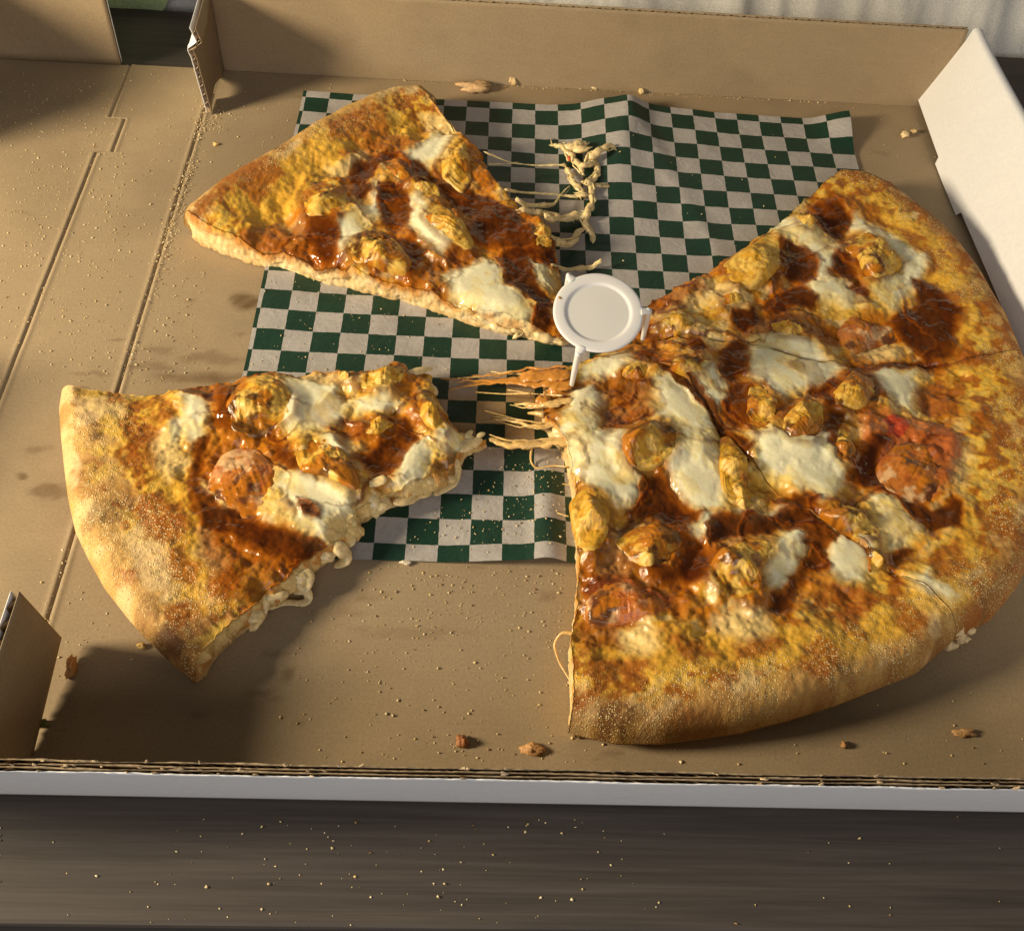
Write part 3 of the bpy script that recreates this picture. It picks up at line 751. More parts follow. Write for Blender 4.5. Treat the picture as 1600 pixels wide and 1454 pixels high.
def chunk(root, poly, H, sauce, SX, SY, SZ, seed, name='chicken_piece'):
    na, nr_ = 84, 30
    c = poly.mean(0)
    th = np.linspace(0, 2 * math.pi, na, endpoint=False)
    r = np.zeros(na)
    for i, t in enumerate(th):
        d = np.array([math.cos(t), math.sin(t)]); best = 0
        for k in range(len(poly)):
            a, b = poly[k] - c, poly[(k + 1) % len(poly)] - c
            e = b - a; den = d[0] * e[1] - d[1] * e[0]
            if abs(den) < 1e-9: continue
            tt = (a[0] * e[1] - a[1] * e[0]) / den; s = (a[0] * d[1] - a[1] * d[0]) / den
            if tt > 0 and -1e-6 <= s <= 1 + 1e-6: best = max(best, tt)
        r[i] = best
    for _ in range(2): r = (np.roll(r, 1) + 2 * r + np.roll(r, -1)) / 4
    t = np.linspace(0.0, 1.0, nr_) ** .8
    Rg, Th = np.meshgrid(t, th, indexing='ij')
    rr = Rg * r[None] * 1.04
    x, y = c[0] + rr * np.cos(Th), c[1] + rr * np.sin(Th)
    size = math.sqrt(float((r ** 2).mean()))
    kd = np.argmin((x.ravel()[:, None] - SX) ** 2 + (y.ravel()[:, None] - SY) ** 2, axis=1) if len(SX) < 9000 else np.array([np.argmin((a - SX) ** 2 + (b - SY) ** 2) for a, b in zip(x.ravel(), y.ravel())])
    sz = SZ[kd].reshape(x.shape); base = np.median(sz) * .5 + sz * .5 - 1.0
    rg_ = np.random.default_rng(seed + 900)
    prof = np.sqrt(np.clip(1 - np.clip(Rg, 0, 1) ** 4, 0, 1)) if name == 'chicken_piece' else np.clip(1 - Rg ** 2, 0, 1) ** .75
    tilt = ((x - c[0]) * math.cos(seed * 1.7) + (y - c[1]) * math.sin(seed * 1.7)) / (size + 1e-6)
    hz = np.full(x.shape, 9e9)
    wxx = x + 1.5 * (fbm(x, y, 4, seed + 3, 2) - .5); wyy = y + 1.5 * (fbm(x, y, 4, seed + 4, 2) - .5)
    for k in range(8 if name == 'chicken_piece' else 5):                     # torn flat facets
        an = rg_.random() * 6.28; sl = rg_.uniform(.2, 1.5) * H / size; h0 = H * rg_.uniform(.8, 1.3)
        pl = h0 - sl * ((wxx - c[0]) * math.cos(an) + (wyy - c[1]) * math.sin(an))
        hz = -np.log(np.exp(-np.clip(hz, -40, 40) * 3.0) + np.exp(-np.clip(pl, -40, 40) * 3.0)) / 3.0
    hz = np.clip(hz, H * .25, H * 1.25)
    if name != 'chicken_piece': hz = .35 * hz + .65 * H * (.9 + 1.3 * (fbm(x, y, size * .8, seed, 3) - .5))
    fa_ = seed * 2.1
    fib = fbm(x * math.cos(fa_) + y * math.sin(fa_), (-x * math.sin(fa_) + y * math.cos(fa_)) * .3, 1.5, seed + 2, 3) - .5
    z = base + np.minimum(hz, H * 1.2) * prof + prof * (1.1 * (fbm(x, y, 4.5, seed + 1, 3) - .5) + .6 * fib + .5 * (fbm(x, y, 1.6, seed + 5, 2) - .5)) - 1.6 * ss(.9, 1, Rg)
    n1, n2 = fbm(x, y, 4.5, seed + 6, 4), fbm(x, y, 1.7, seed + 7, 3)
    gx, gy = np.gradient(z, axis=0), np.gradient(z, axis=1)
    col = mix(np.tile(np.array([.58, .305, .024]), x.shape + (1,)), np.array([.68, .43, .080]), ss(.40, .62, n1))
    col = mix(col, np.array([.34, .13, .012]), .6 * ss(.54, .68, n2 + .4 * fib))
    if name == 'tomato_piece':
        col = mix(np.tile(np.array([.46, .15, .024]), x.shape + (1,)), np.array([.66, .42, .20]), .85 * ss(.46, .62, n1)); col = mix(col, np.array([.30, .06, .012]), .5 * ss(.54, .66, fbm(x, y, 6, seed + 9, 3)))
    thr = .74 - .50 * sauce
    sm = np.clip(ss(thr, thr + .10, fbm(x, y, 7, seed + 8, 3) + .15 * tilt + .10 * Rg), 0, 1) * (sauce > 0)
    scol = mix(np.tile(np.array([.40, .130, .008]), x.shape + (1,)), C_SAUCE * 1.1, ss(.48, .66, n1))
    col = mix(col, scol, sm * .9)
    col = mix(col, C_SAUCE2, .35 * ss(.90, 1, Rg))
    rough = np.clip(.42 - .30 * sm - (.22 if name == 'tomato_piece' else 0), .10, 1)
    V = np.stack([x.ravel(), y.ravel(), z.ravel()], 1)
    # wrap faces around
    i, j = np.meshgrid(np.arange(nr_ - 1), np.arange(na), indexing='ij')
    a = (i * na + j).ravel(); b = (i * na + (j + 1) % na).ravel()
    f = np.stack([a, a + na, b + na, b], 1)
    return mk(name, V, f, M_CHICK, root, col=col.reshape(-1, 3), rough=rough.ravel())

def tube(name, pts, rad, mat, parent, nseg=None, na=8, wig=.0, flat=1.0, seed=0, lump=1.0):
    pts = np.asarray(pts, float)
    L = np.linalg.norm(np.diff(pts, axis=0), axis=1).sum()
    n = nseg or max(6, int(L / 1.1))
    q = resample(pts, n, 3)
    rad = np.interp(np.linspace(0, 1, n), np.linspace(0, 1, len(rad)), rad)
    s = np.linspace(0, L, n)
    if wig:
        q[:, 0] += wig * (fbm(s, s * 0 + seed, 6, seed, 3) - .5); q[:, 1] += wig * (fbm(s, s * 0 + seed + 9, 6, seed + 1, 3) - .5); q[:, 2] += .6 * wig * (fbm(s, s * 0 + seed + 4, 6, seed + 2, 3) - .5)
    t = np.gradient(q, axis=0); t /= np.linalg.norm(t, axis=1)[:, None] + 1e-9
    up = np.array([0, 0, 1.]); a = np.cross(t, up); a /= np.linalg.norm(a, axis=1)[:, None] + 1e-9; b = np.cross(a, t)
    if wig:
        e = np.minimum(s, L - s); rr0 = np.maximum(rad, .05) * 1.6
        rad = rad * np.sqrt(np.clip(1 - (1 - np.clip(e / rr0, 0, 1)) ** 2, .01, 1))
    V = []
    for k in range(na):
        an = 2 * math.pi * k / na
        rr = rad * (1 - .85 * lump + 1.7 * lump * fbm(s, s * 0 + 2.0 * math.cos(an) + 2.0 * math.sin(an) + seed * 3.3, 2.4, seed + 3, 3)) if wig else rad
        V.append(q + a * (rr * math.cos(an))[:, None] + b * (rr * flat * math.sin(an))[:, None])
    V = np.array(V).transpose(1, 0, 2).reshape(-1, 3)
    i, j = np.meshgrid(np.arange(n - 1), np.arange(na), indexing='ij')
    A = (i * na + j).ravel(); B = (i * na + (j + 1) % na).ravel()
    f = [tuple(r) for r in np.stack([A, A + na, B + na, B], 1).tolist()] + [tuple(range(na)), tuple((n - 1) * na + k for k in range(na - 1, -1, -1))]
    return mk(name, V, f, mat, parent)
def blob(name, c, r, mat, parent, seed=0, amp=.35, col=None, n=26, sc=None):
    """lumpy rounded piece"""
    th, ph = np.meshgrid(np.linspace(0, 2 * math.pi, n, endpoint=False), np.linspace(0.02, math.pi - .02, n // 2), indexing='ij')
    d = np.stack([np.cos(th) * np.sin(ph), np.sin(th) * np.sin(ph), np.cos(ph)], -1)
    nz = fbm(d[..., 0] * 3 + 5, d[..., 1] * 3 + d[..., 2] * 2.3, 1.6, seed, 3) - .5
    r = np.asarray(r, float)
    V = np.asarray(c) + d * r * (1 + 2 * amp * nz)[..., None]
    m_ = n // 2
    i, j = np.meshgrid(np.arange(n), np.arange(m_ - 1), indexing='ij')
    A = (i * m_ + j).ravel(); B = (((i + 1) % n) * m_ + j).ravel()
    f = np.stack([A, A + 1, B + 1, B], 1)
    kw = {}
    if col is not None: kw['col'] = np.clip(np.tile(np.asarray(col), (n * m_, 1)) * (.7 + .6 * fbm(d[..., 0] * 4, d[..., 1] * 4 + d[..., 2] * 3, 1.2, seed + 3, 3)).ravel()[:, None], 0, 1)
    return mk(name, V.reshape(-1, 3), f, mat, parent, **kw)

# ---- traced slice outlines and patches (pixel coordinates of enlarged views, converted to the slice's own height)
def edge(tg, pts):
    return np.array([Z3(tg, x, y, z)[:2] for x, y, z in pts])

# slice at the back left
TL_L = edge('T', [(1462, 880, 12), (1440, 790, 14), (1420, 690, 15), (1415, 640, 15), (1375, 560, 16), (1285, 500, 16), (1240, 440, 16), (1185, 380, 16), (1150, 310, 16), (1070, 240, 17), (1030, 190, 18), (985, 140, 19), (985, 92, 20)])
TL_R = edge('T', [(1462, 1000, 2), (1400, 1003, 2), (1330, 985, 2), (1250, 968, 2), (1140, 935, 2), (1030, 900, 2), (900, 852, 2), (780, 825, 2), (640, 787, 2), (480, 747, 2), (330, 707, 2), (200, 662, 2), (94, 605, 2)])
TL_A = edge('T', [(985, 92, 20), (930, 55, 19), (850, 58, 19), (760, 88, 19), (650, 133, 19), (530, 198, 19), (400, 278, 19), (300, 338, 18), (200, 414, 16), (130, 490, 13), (95, 545, 9), (94, 605, 2)])
TL_T = np.array([TL_L[0], TL_R[0]])
TL_P = [
 ('g', 'T', [(250, 480), (420, 350), (600, 250), (760, 200), (900, 180), (960, 240), (860, 300), (700, 330), (560, 420), (420, 520), (320, 600)]),
 ('b', 'T', [(600, 220), (700, 165), (790, 180), (830, 230), (920, 240), (970, 280), (880, 320), (820, 280), (740, 270), (660, 260), (610, 280)]),
 ('b', 'T', [(180, 440), (280, 350), (380, 330), (450, 380), (400, 430), (330, 480), (280, 430), (220, 470)]),
 ('b', 'T', [(250, 570), (330, 550), (420, 520), (460, 570), (400, 630), (320, 620), (260, 600)]),
 ('b', 'T', [(380, 640), (450, 610), (530, 650), (500, 690), (420, 690)]), ('b', 'T', [(640, 300), (760, 260), (860, 290), (780, 330), (680, 360)]),
 ('k', 'T', [(382, 278), (430, 280), (425, 310), (390, 305)]), ('k', 'T', [(950, 70), (985, 72), (985, 125), (960, 115)]), ('b', 'T', [(100, 520), (190, 450), (180, 520), (120, 560)]),
 ('c', 'T', [(880, 320), (960, 270), (1030, 242), (1048, 260), (1000, 345), (960, 372), (900, 345)]),
 ('c', 'T', [(640, 575), (700, 530), (760, 490), (735, 440), (790, 405), (785, 500), (765, 560), (700, 620), (660, 680), (638, 640)]),
 ('c', 'T', [(885, 480), (935, 468), (955, 520), (965, 580), (1000, 615), (1045, 650), (1010, 685), (940, 632), (898, 580)]),
 ('c', 'T', [(1025, 745), (1100, 715), (1165, 688), (1225, 708), (1228, 780), (1290, 815), (1335, 850), (1332, 925), (1270, 895), (1200, 905), (1120, 845), (1040, 825)]),
 ('c', 'T', [(1330, 700), (1362, 688), (1405, 775), (1350, 762)]), ('p', 'T', [(430, 680), (520, 688), (600, 742), (520, 735)]), ('p', 'T', [(470, 560), (545, 535), (555, 595), (500, 615)]),
 ('p', 'T', [(600, 380), (650, 365), (720, 315), (730, 345), (670, 390), (620, 410)]), ('p', 'T', [(940, 190), (1020, 200), (1050, 250), (980, 255)]),
 ('o', 'T', [(880, 780), (960, 700), (1040, 680), (1130, 655), (1170, 690), (1080, 720), (1020, 760), (1040, 825), (1120, 855), (1200, 905), (1130, 905), (1020, 870), (930, 850)]),
 ('o', 'T', [(480, 560), (560, 520), (680, 560), (660, 740), (560, 740), (470, 690), (400, 650)]),
 ('s', 'T', [(655, 405), (690, 355), (760, 328), (830, 305), (860, 330), (790, 355), (770, 390), (740, 425), (765, 455), (700, 480), (678, 445)]),
 ('s', 'T', [(772, 420), (830, 420), (892, 460), (898, 540), (870, 590), (808, 572), (778, 520)]),
 ('s', 'T', [(535, 540), (600, 535), (645, 580), (640, 685), (590, 705), (528, 645), (518, 590)]),
 ('s', 'T', [(850, 340), (920, 345), (985, 390), (1040, 425), (1100, 440), (1200, 478), (1275, 520), (1325, 600), (1405, 620), (1415, 695), (1370, 702), (1300, 662), (1230, 652), (1160, 645), (1095, 612), (1120, 545), (1040, 482), (960, 432), (890, 402)]),
 ('s', 'T', [(1225, 640), (1340, 650), (1395, 700), (1335, 690), (1342, 760), (1405, 812), (1370, 855), (1310, 825), (1250, 795), (1222, 725), (1200, 680)]),
 ('s', 'T', [(830, 620), (905, 608), (935, 680), (922, 745), (888, 765), (848, 692)]), ('s', 'T', [(1325, 860), (1380, 850), (1425, 885), (1400, 925), (1340, 925)]),
]
TL_K = [('T', [(495, 450), (540, 398), (640, 398), (682, 470), (705, 512), (620, 545), (520, 532)], 7.5, .55),
 ('T', [(935, 540), (970, 488), (1020, 488), (1085, 560), (1125, 620), (1112, 658), (1060, 645), (990, 602)], 8.0, .12),
 ('T', [(1000, 330), (1050, 252), (1102, 268), (1115, 400), (1085, 445), (1010, 395)], 6.5, .2),
 ('T', [(660, 640), (720, 605), (790, 605), (850, 635), (905, 700), (885, 735), (780, 715), (690, 695)], 7.5, .45),
 ('T', [(1318, 570), (1350, 542), (1398, 570), (1404, 632), (1350, 645)], 5.5, .5), ('T', [(890, 420), (940, 402), (995, 420), (1005, 462), (940, 474)], 4.5, .3),
 ('T', [(780, 348), (840, 340), (935, 390), (902, 414), (820, 394)], 5.0, .75)]
slice_back = build_slice('triangular pizza slice by the back corner flap, tip under the white pizza saver', TL_L, TL_R, TL_T, TL_A, TL_P, TL_K, 270, 380, seed=1, cw=0, z_rim=20.5)

# slice at the front left, pulled onto the hinge
LL_L = edge('L', [(1512, 325, 8), (1420, 305, 9), (1390, 280, 10), (1340, 170, 12), (1322, 105, 13), (1255, 95, 14), (1130, 85, 15), (1010, 90, 15), (900, 95, 15), (780, 105, 15), (680, 118, 15), (600, 130, 15), (520, 150, 15), (430, 160, 15), (350, 190, 15), (300, 165, 17), (200, 152, 18), (110, 160, 16), (70, 168, 12)])
LL_R = edge('L', [(1512, 350, 4), (1430, 395, 3), (1400, 465, 3), (1300, 525, 3), (1190, 560, 3), (1085, 620, 3), (1040, 690, 3), (985, 735, 3), (910, 785, 3), (860, 840, 3), (770, 900, 3), (715, 965, 3), (640, 1020, 3), (580, 1090, 2), (542, 1182, 1)])
LL_A = edge('L', [(70, 168, 12), (66, 230, 10), (74, 330, 9), (84, 430, 9), (98, 540, 9), (120, 640, 9), (160, 725, 9), (220, 835, 8), (300, 940, 7), (360, 1010, 6), (430, 1080, 5), (500, 1150, 3), (542, 1182, 1)])
LL_T = np.array([LL_L[0], LL_R[0]])
LL_P = [
 ('g', 'L', [(360, 180), (470, 180), (500, 400), (520, 640), (560, 760), (560, 900), (480, 860), (420, 640), (380, 420)]),
 ('b', 'L', [(280, 280), (350, 250), (410, 300), (430, 360), (380, 410), (330, 400), (300, 340)]), ('b', 'L', [(330, 520), (400, 490), (470, 560), (490, 620), (440, 670), (360, 660), (325, 620)]),
 ('b', 'L', [(420, 690), (480, 675), (540, 740), (525, 810), (450, 790)]), ('b', 'L', [(270, 755), (330, 755), (325, 795), (280, 790)]), ('b', 'L', [(420, 880), (530, 865), (510, 915), (440, 970)]),
 ('k', 'L', [(180, 298), (218, 302), (212, 328), (185, 322)]), ('k', 'L', [(340, 985), (430, 950), (480, 1000), (440, 1050), (370, 1020)]), ('b', 'L', [(380, 560), (470, 520), (500, 600), (400, 640)]), ('b', 'L', [(360, 180), (440, 180), (470, 260), (410, 290), (370, 240)]), ('b', 'L', [(560, 700), (660, 780), (640, 860), (570, 850)]),
 ('p', 'L', [(560, 475), (640, 500), (705, 560), (640, 570), (580, 540)]), ('p', 'L', [(400, 330), (480, 300), (500, 420), (440, 470), (400, 420)]), ('p', 'L', [(530, 640), (570, 640), (640, 760), (600, 790), (550, 720)]), ('p', 'L', [(850, 100), (1000, 95), (1080, 140), (960, 150), (860, 130)]),
 ('p', 'L', [(880, 580), (1060, 520), (1180, 500), (1300, 480), (1250, 540), (1090, 600), (1020, 680), (960, 720), (900, 690)]),
 ('c', 'L', [(830, 130), (900, 138), (1000, 158), (1045, 220), (1025, 265), (960, 295), (900, 325), (845, 315), (815, 230), (840, 180)]),
 ('c', 'L', [(480, 188), (535, 198), (565, 260), (555, 325), (520, 345), (485, 300), (458, 355), (445, 312), (490, 250)]),
 ('c', 'L', [(800, 460), (900, 455), (980, 478), (1065, 520), (1065, 580), (990, 605), (960, 655), (870, 625), (780, 592), (765, 560), (820, 540)]),
 ('c', 'L', [(1220, 400), (1290, 325), (1335, 380), (1305, 455), (1250, 495), (1200, 482)]), ('c', 'L', [(950, 325), (1010, 325), (1055, 370), (1045, 405), (980, 375)]), ('c', 'L', [(1340, 298), (1420, 308), (1445, 350), (1380, 372), (1338, 342)]),
 ('c', 'L', [(1060, 200), (1180, 190), (1220, 210), (1150, 240), (1080, 235)]),
 ('o', 'L', [(1040, 250), (1090, 260), (1110, 330), (1050, 350), (1010, 300)]), ('o', 'L', [(520, 640), (640, 640), (760, 700), (860, 780), (820, 860), (720, 900), (640, 880), (600, 800)]),
 ('s', 'L', [(515, 400), (540, 328), (585, 318), (562, 420), (552, 480), (600, 550), (700, 580), (760, 602), (805, 640), (760, 655), (680, 665), (600, 655), (528, 612), (498, 540), (502, 460)]),
 ('s', 'L', [(640, 600), (760, 608), (860, 638), (965, 668), (985, 700), (930, 745), (880, 785), (830, 755), (760, 702), (680, 682)]),
 ('s', 'L', [(1120, 350), (1180, 308), (1245, 255), (1275, 330), (1222, 425), (1180, 455), (1110, 432), (1058, 412)]),
 ('s', 'L', [(600, 128), (650, 150), (665, 230), (652, 305), (608, 295), (578, 220)]), ('s', 'L', [(480, 148), (560, 148), (605, 200), (570, 225), (500, 182)]),
 ('s', 'L', [(868, 548), (962, 578), (952, 604), (900, 604), (866, 576)]), ('s', 'L', [(790, 330), (850, 378), (885, 440), (840, 455), (798, 402)]),
]
LL_K = [('L', [(640, 150), (690, 112), (790, 100), (870, 190), (860, 250), (800, 285), (720, 318), (648, 300), (630, 220)], 7.0, .62),
 ('L', [(850, 340), (990, 308), (1005, 330), (1065, 420), (1095, 490), (1070, 512), (960, 452), (890, 442), (858, 390)], 5.5, .5),
 ('L', [(1080, 110), (1200, 50), (1248, 60), (1242, 110), (1190, 162), (1120, 162), (1068, 140)], 7.0, .35),
 ('L', [(1272, 170), (1300, 152), (1342, 220), (1385, 280), (1372, 312), (1310, 272), (1278, 230)], 7.0, .2),
 ('L', [(1010, 85), (1060, 95), (1060, 132), (1010, 125)], 4.5, .2), ('L', [(1080, 268), (1160, 245), (1205, 262), (1150, 312), (1100, 310)], 4.0, .15)]
slice_front = build_slice('wide pizza slice across the hinge crease, with ragged cheese along its cut side', LL_L, LL_R, LL_T, LL_A, LL_P, LL_K, 280, 380, seed=2, cw=11, rimw=52, z_rim=17, drape=5.0)
chunk(slice_front, plan('L', [(560, 420), (600, 340), (660, 312), (735, 322), (805, 390), (805, 470), (765, 545), (690, 575), (600, 520), (550, 470)], 22), 4.8, .45,
      *SURF[slice_front.name], 77, 'tomato_piece')

# the three slices still together
TIP = [(985, 522), (1005, 492)]
CUT_A = [(990, 520), (1060, 512), (1140, 522), (1205, 540), (1260, 556), (1315, 562), (1400, 558), (1491, 560), (1550, 552), (1606, 543)]
CUT_B = [(925, 548), (997, 541), (1068, 581), (1111, 634), (1130, 672), (1172, 712), (1220, 765), (1277, 800), (1340, 845), (1386, 898), (1429, 932), (1486, 1005)]
def epx(pts, zs):
    zz = np.interp(np.linspace(0, 1, len(pts)), np.linspace(0, 1, len(zs)), zs)
    return np.array([P3(x, y, z)[:2] for (x, y), z in zip(pts, zz)])
cutA = epx(CUT_A, [15, 16, 17, 19]); cutB = epx(CUT_B, [14, 16, 16, 14, 5])
def offset(p, d):
    t = np.gradient(p, axis=0); t /= np.linalg.norm(t, axis=1)[:, None]
    return p + np.stack([-t[:, 1], t[:, 0]], 1) * d
rimA = np.array([[184, 482], [196, 478], [207, 471], [227, 442], [238, 410], [243.5, 375], [244, 352]])
endA = epx([(1330, 255)], [20])[0]
rimA[0] = endA; 
A_L = epx([(1002, 488), (1022, 456), (1060, 432), (1130, 398), (1180, 362), (1215, 342), (1262, 300), (1330, 255)], [13, 16, 17, 17, 17, 17, 18, 20])
A_R = offset(cutA, .06); A_R[-1] = [244.5, 351.1]; rimA[-1] = A_R[-1]
B_L = offset(cutA, -.06); B_L[-1] = [244.5, 350.9]
B_R = offset(cutB, .06); rimB = np.array([B_L[-1], [244.5, 335], [241.5, 305], [235, 275], [224, 250], [211, 231], [196, 215], B_R[-1]])
C_L = offset(cutB, -.06)
C_R = np.array([P3(x, y, z)[:2] for x, y, z in [(852, 592, 10), (846, 640, 10), (868, 672, 10), (888, 702, 10), (896, 760, 9), (902, 830, 9), (906, 890, 9), (903, 940, 9), (893, 1000, 8), (892, 1080, 6), (886, 1156, 1)]])
rimC = np.array([C_L[-1], [161, 191], [129, 177.5], [110, 171], [92, 166], [64, 161.5], [48, 161], C_R[-1]])
polys_U = [
 ('g', 'U', [(960, 150), (1100, 160), (1250, 260), (1400, 420), (1440, 600), (1380, 640), (1340, 480), (1240, 340), (1100, 220)]),
 ('b', 'U', [(960, 130), (1060, 140), (1130, 190), (1180, 250), (1120, 240), (1040, 200), (960, 170)]), ('b', 'U', [(1190, 240), (1280, 290), (1340, 380), (1300, 400), (1240, 320)]), ('b', 'U', [(1380, 640), (1460, 660), (1540, 640), (1500, 700), (1400, 700)]),
 ('b', 'U', [(1240, 750), (1330, 730), (1420, 780), (1400, 860), (1300, 850)]), ('b', 'U', [(1420, 860), (1520, 840), (1560, 940), (1480, 980)]), ('b', 'U', [(1300, 470), (1400, 460), (1420, 560), (1380, 600)]),
 ('p', 'U', [(520, 415), (600, 438), (700, 488), (735, 502), (640, 525), (580, 492), (520, 470)]), ('p', 'U', [(380, 505), (440, 520), (520, 560), (605, 600), (590, 645), (500, 602), (420, 562)]), ('p', 'U', [(1040, 600), (1100, 588), (1180, 640), (1195, 682), (1120, 688), (1045, 662)]), ('p', 'U', [(700, 560), (800, 590), (840, 625), (740, 610)]),
 ('o', 'U', [(20, 830), (100, 740), (320, 720), (380, 760), (380, 860), (330, 880), (230, 940), (200, 900), (190, 840), (100, 850), (40, 920)]), ('o', 'U', [(930, 280), (1000, 330), (960, 420), (900, 360)]), ('o', 'U', [(340, 480), (450, 430), (560, 450), (480, 500), (380, 520)]), ('o', 'U', [(820, 270), (880, 200), (980, 150), (1010, 240), (900, 280)]), ('o', 'U', [(650, 560), (780, 540), (880, 540), (960, 560), (1000, 640), (900, 630), (780, 600), (700, 620)]), ('o', 'U', [(900, 760), (1100, 720), (1160, 800), (1100, 870), (980, 870), (900, 830)]),
 ('c', 'U', [(755, 262), (800, 222), (850, 238), (885, 272), (840, 294), (790, 294)]), ('c', 'U', [(800, 290), (900, 277), (972, 308), (992, 350), (952, 402), (962, 434), (920, 444), (930, 370), (880, 334), (830, 312)]), ('c', 'U', [(878, 450), (950, 438), (1010, 438), (1062, 480), (1072, 514), (1010, 524), (928, 492)]),
 ('c', 'U', [(1008, 260), (1050, 232), (1100, 258), (1182, 308), (1262, 370), (1272, 412), (1200, 484), (1160, 534), (1098, 474), (1130, 440), (1200, 420), (1200, 372), (1150, 324), (1058, 284)]),
 ('c', 'U', [(700, 640), (760, 612), (850, 622), (902, 650), (932, 690), (1004, 722), (960, 764), (880, 794), (820, 814), (758, 794), (708, 742), (688, 690)]), ('c', 'U', [(498, 740), (580, 708), (612, 760), (622, 820), (590, 864), (538, 802)]),
 ('c', 'U', [(130, 702), (230, 658), (300, 657), (324, 690), (260, 722), (200, 742), (150, 734)]), ('c', 'U', [(88, 860), (118, 780), (180, 767), (224, 820), (192, 860), (202, 930), (262, 1000), (282, 1034), (120, 1034), (68, 960)]),
 ('c', 'U', [(378, 840), (398, 750), (430, 732), (502, 800), (562, 860), (594, 950), (560, 1034), (438, 1034), (468, 980), (438, 900), (388, 872)]), ('c', 'U', [(1108, 730), (1160, 718), (1242, 718), (1232, 800), (1242, 864), (1178, 854), (1148, 792)]), ('c', 'U', [(688, 950), (760, 928), (820, 968), (902, 978), (974, 1000), (960, 1034), (728, 1034)]),
 ('s', 'U', [(898, 190), (960, 168), (1032, 220), (1022, 280), (1000, 314), (938, 284), (908, 242)]), ('s', 'U', [(798, 300), (880, 328), (932, 380), (922, 444), (860, 454), (808, 422), (798, 360)]), ('s', 'U', [(968, 340), (1030, 358), (1052, 420), (1092, 480), (1070, 504), (998, 434), (958, 402)]),
 ('s', 'U', [(738, 510), (800, 458), (870, 448), (932, 490), (910, 524), (830, 514), (768, 544)]), ('s', 'U', [(598, 650), (650, 617), (692, 640), (692, 722), (640, 764), (598, 722)]), ('s', 'U', [(638, 760), (700, 768), (722, 830), (692, 902), (640, 914), (608, 852)]),
 ('s', 'U', [(1228, 430), (1280, 438), (1342, 500), (1384, 550), (1374, 694), (1280, 692), (1218, 642), (1148, 572), (1190, 540), (1240, 530)]), ('s', 'U', [(988, 722), (1100, 698), (1300, 688), (1362, 706), (1280, 722), (1200, 718), (1060, 744)]), ('s', 'U', [(638, 520), (720, 518), (742, 570), (690, 604), (648, 572)]), ('s', 'U', [(468, 610), (520, 598), (562, 650), (520, 684)]),
 ('s', 'U', [(365, 645), (420, 695), (500, 735), (565, 798), (605, 868), (645, 938), (702, 988), (682, 1022), (605, 935), (545, 855), (465, 765), (380, 705), (335, 662)]), ('s', 'U', [(948, 860), (1022, 878), (992, 960), (1052, 980), (1062, 1034), (988, 1034), (968, 980), (938, 922)]), ('s', 'U', [(898, 800), (960, 758), (1002, 780), (962, 830), (1002, 850), (948, 872)]), ('o', 'U', [(208, 950), (260, 878), (330, 848), (384, 870), (350, 904), (300, 904), (272, 962), (218, 984)]),
 ('t', 'U', [(1040, 880), (1140, 860), (1260, 880), (1360, 930), (1400, 1034), (1080, 1034), (1060, 950)]), ('r', 'U', [(1138, 880), (1200, 878), (1216, 905), (1205, 940), (1150, 945)]),
]
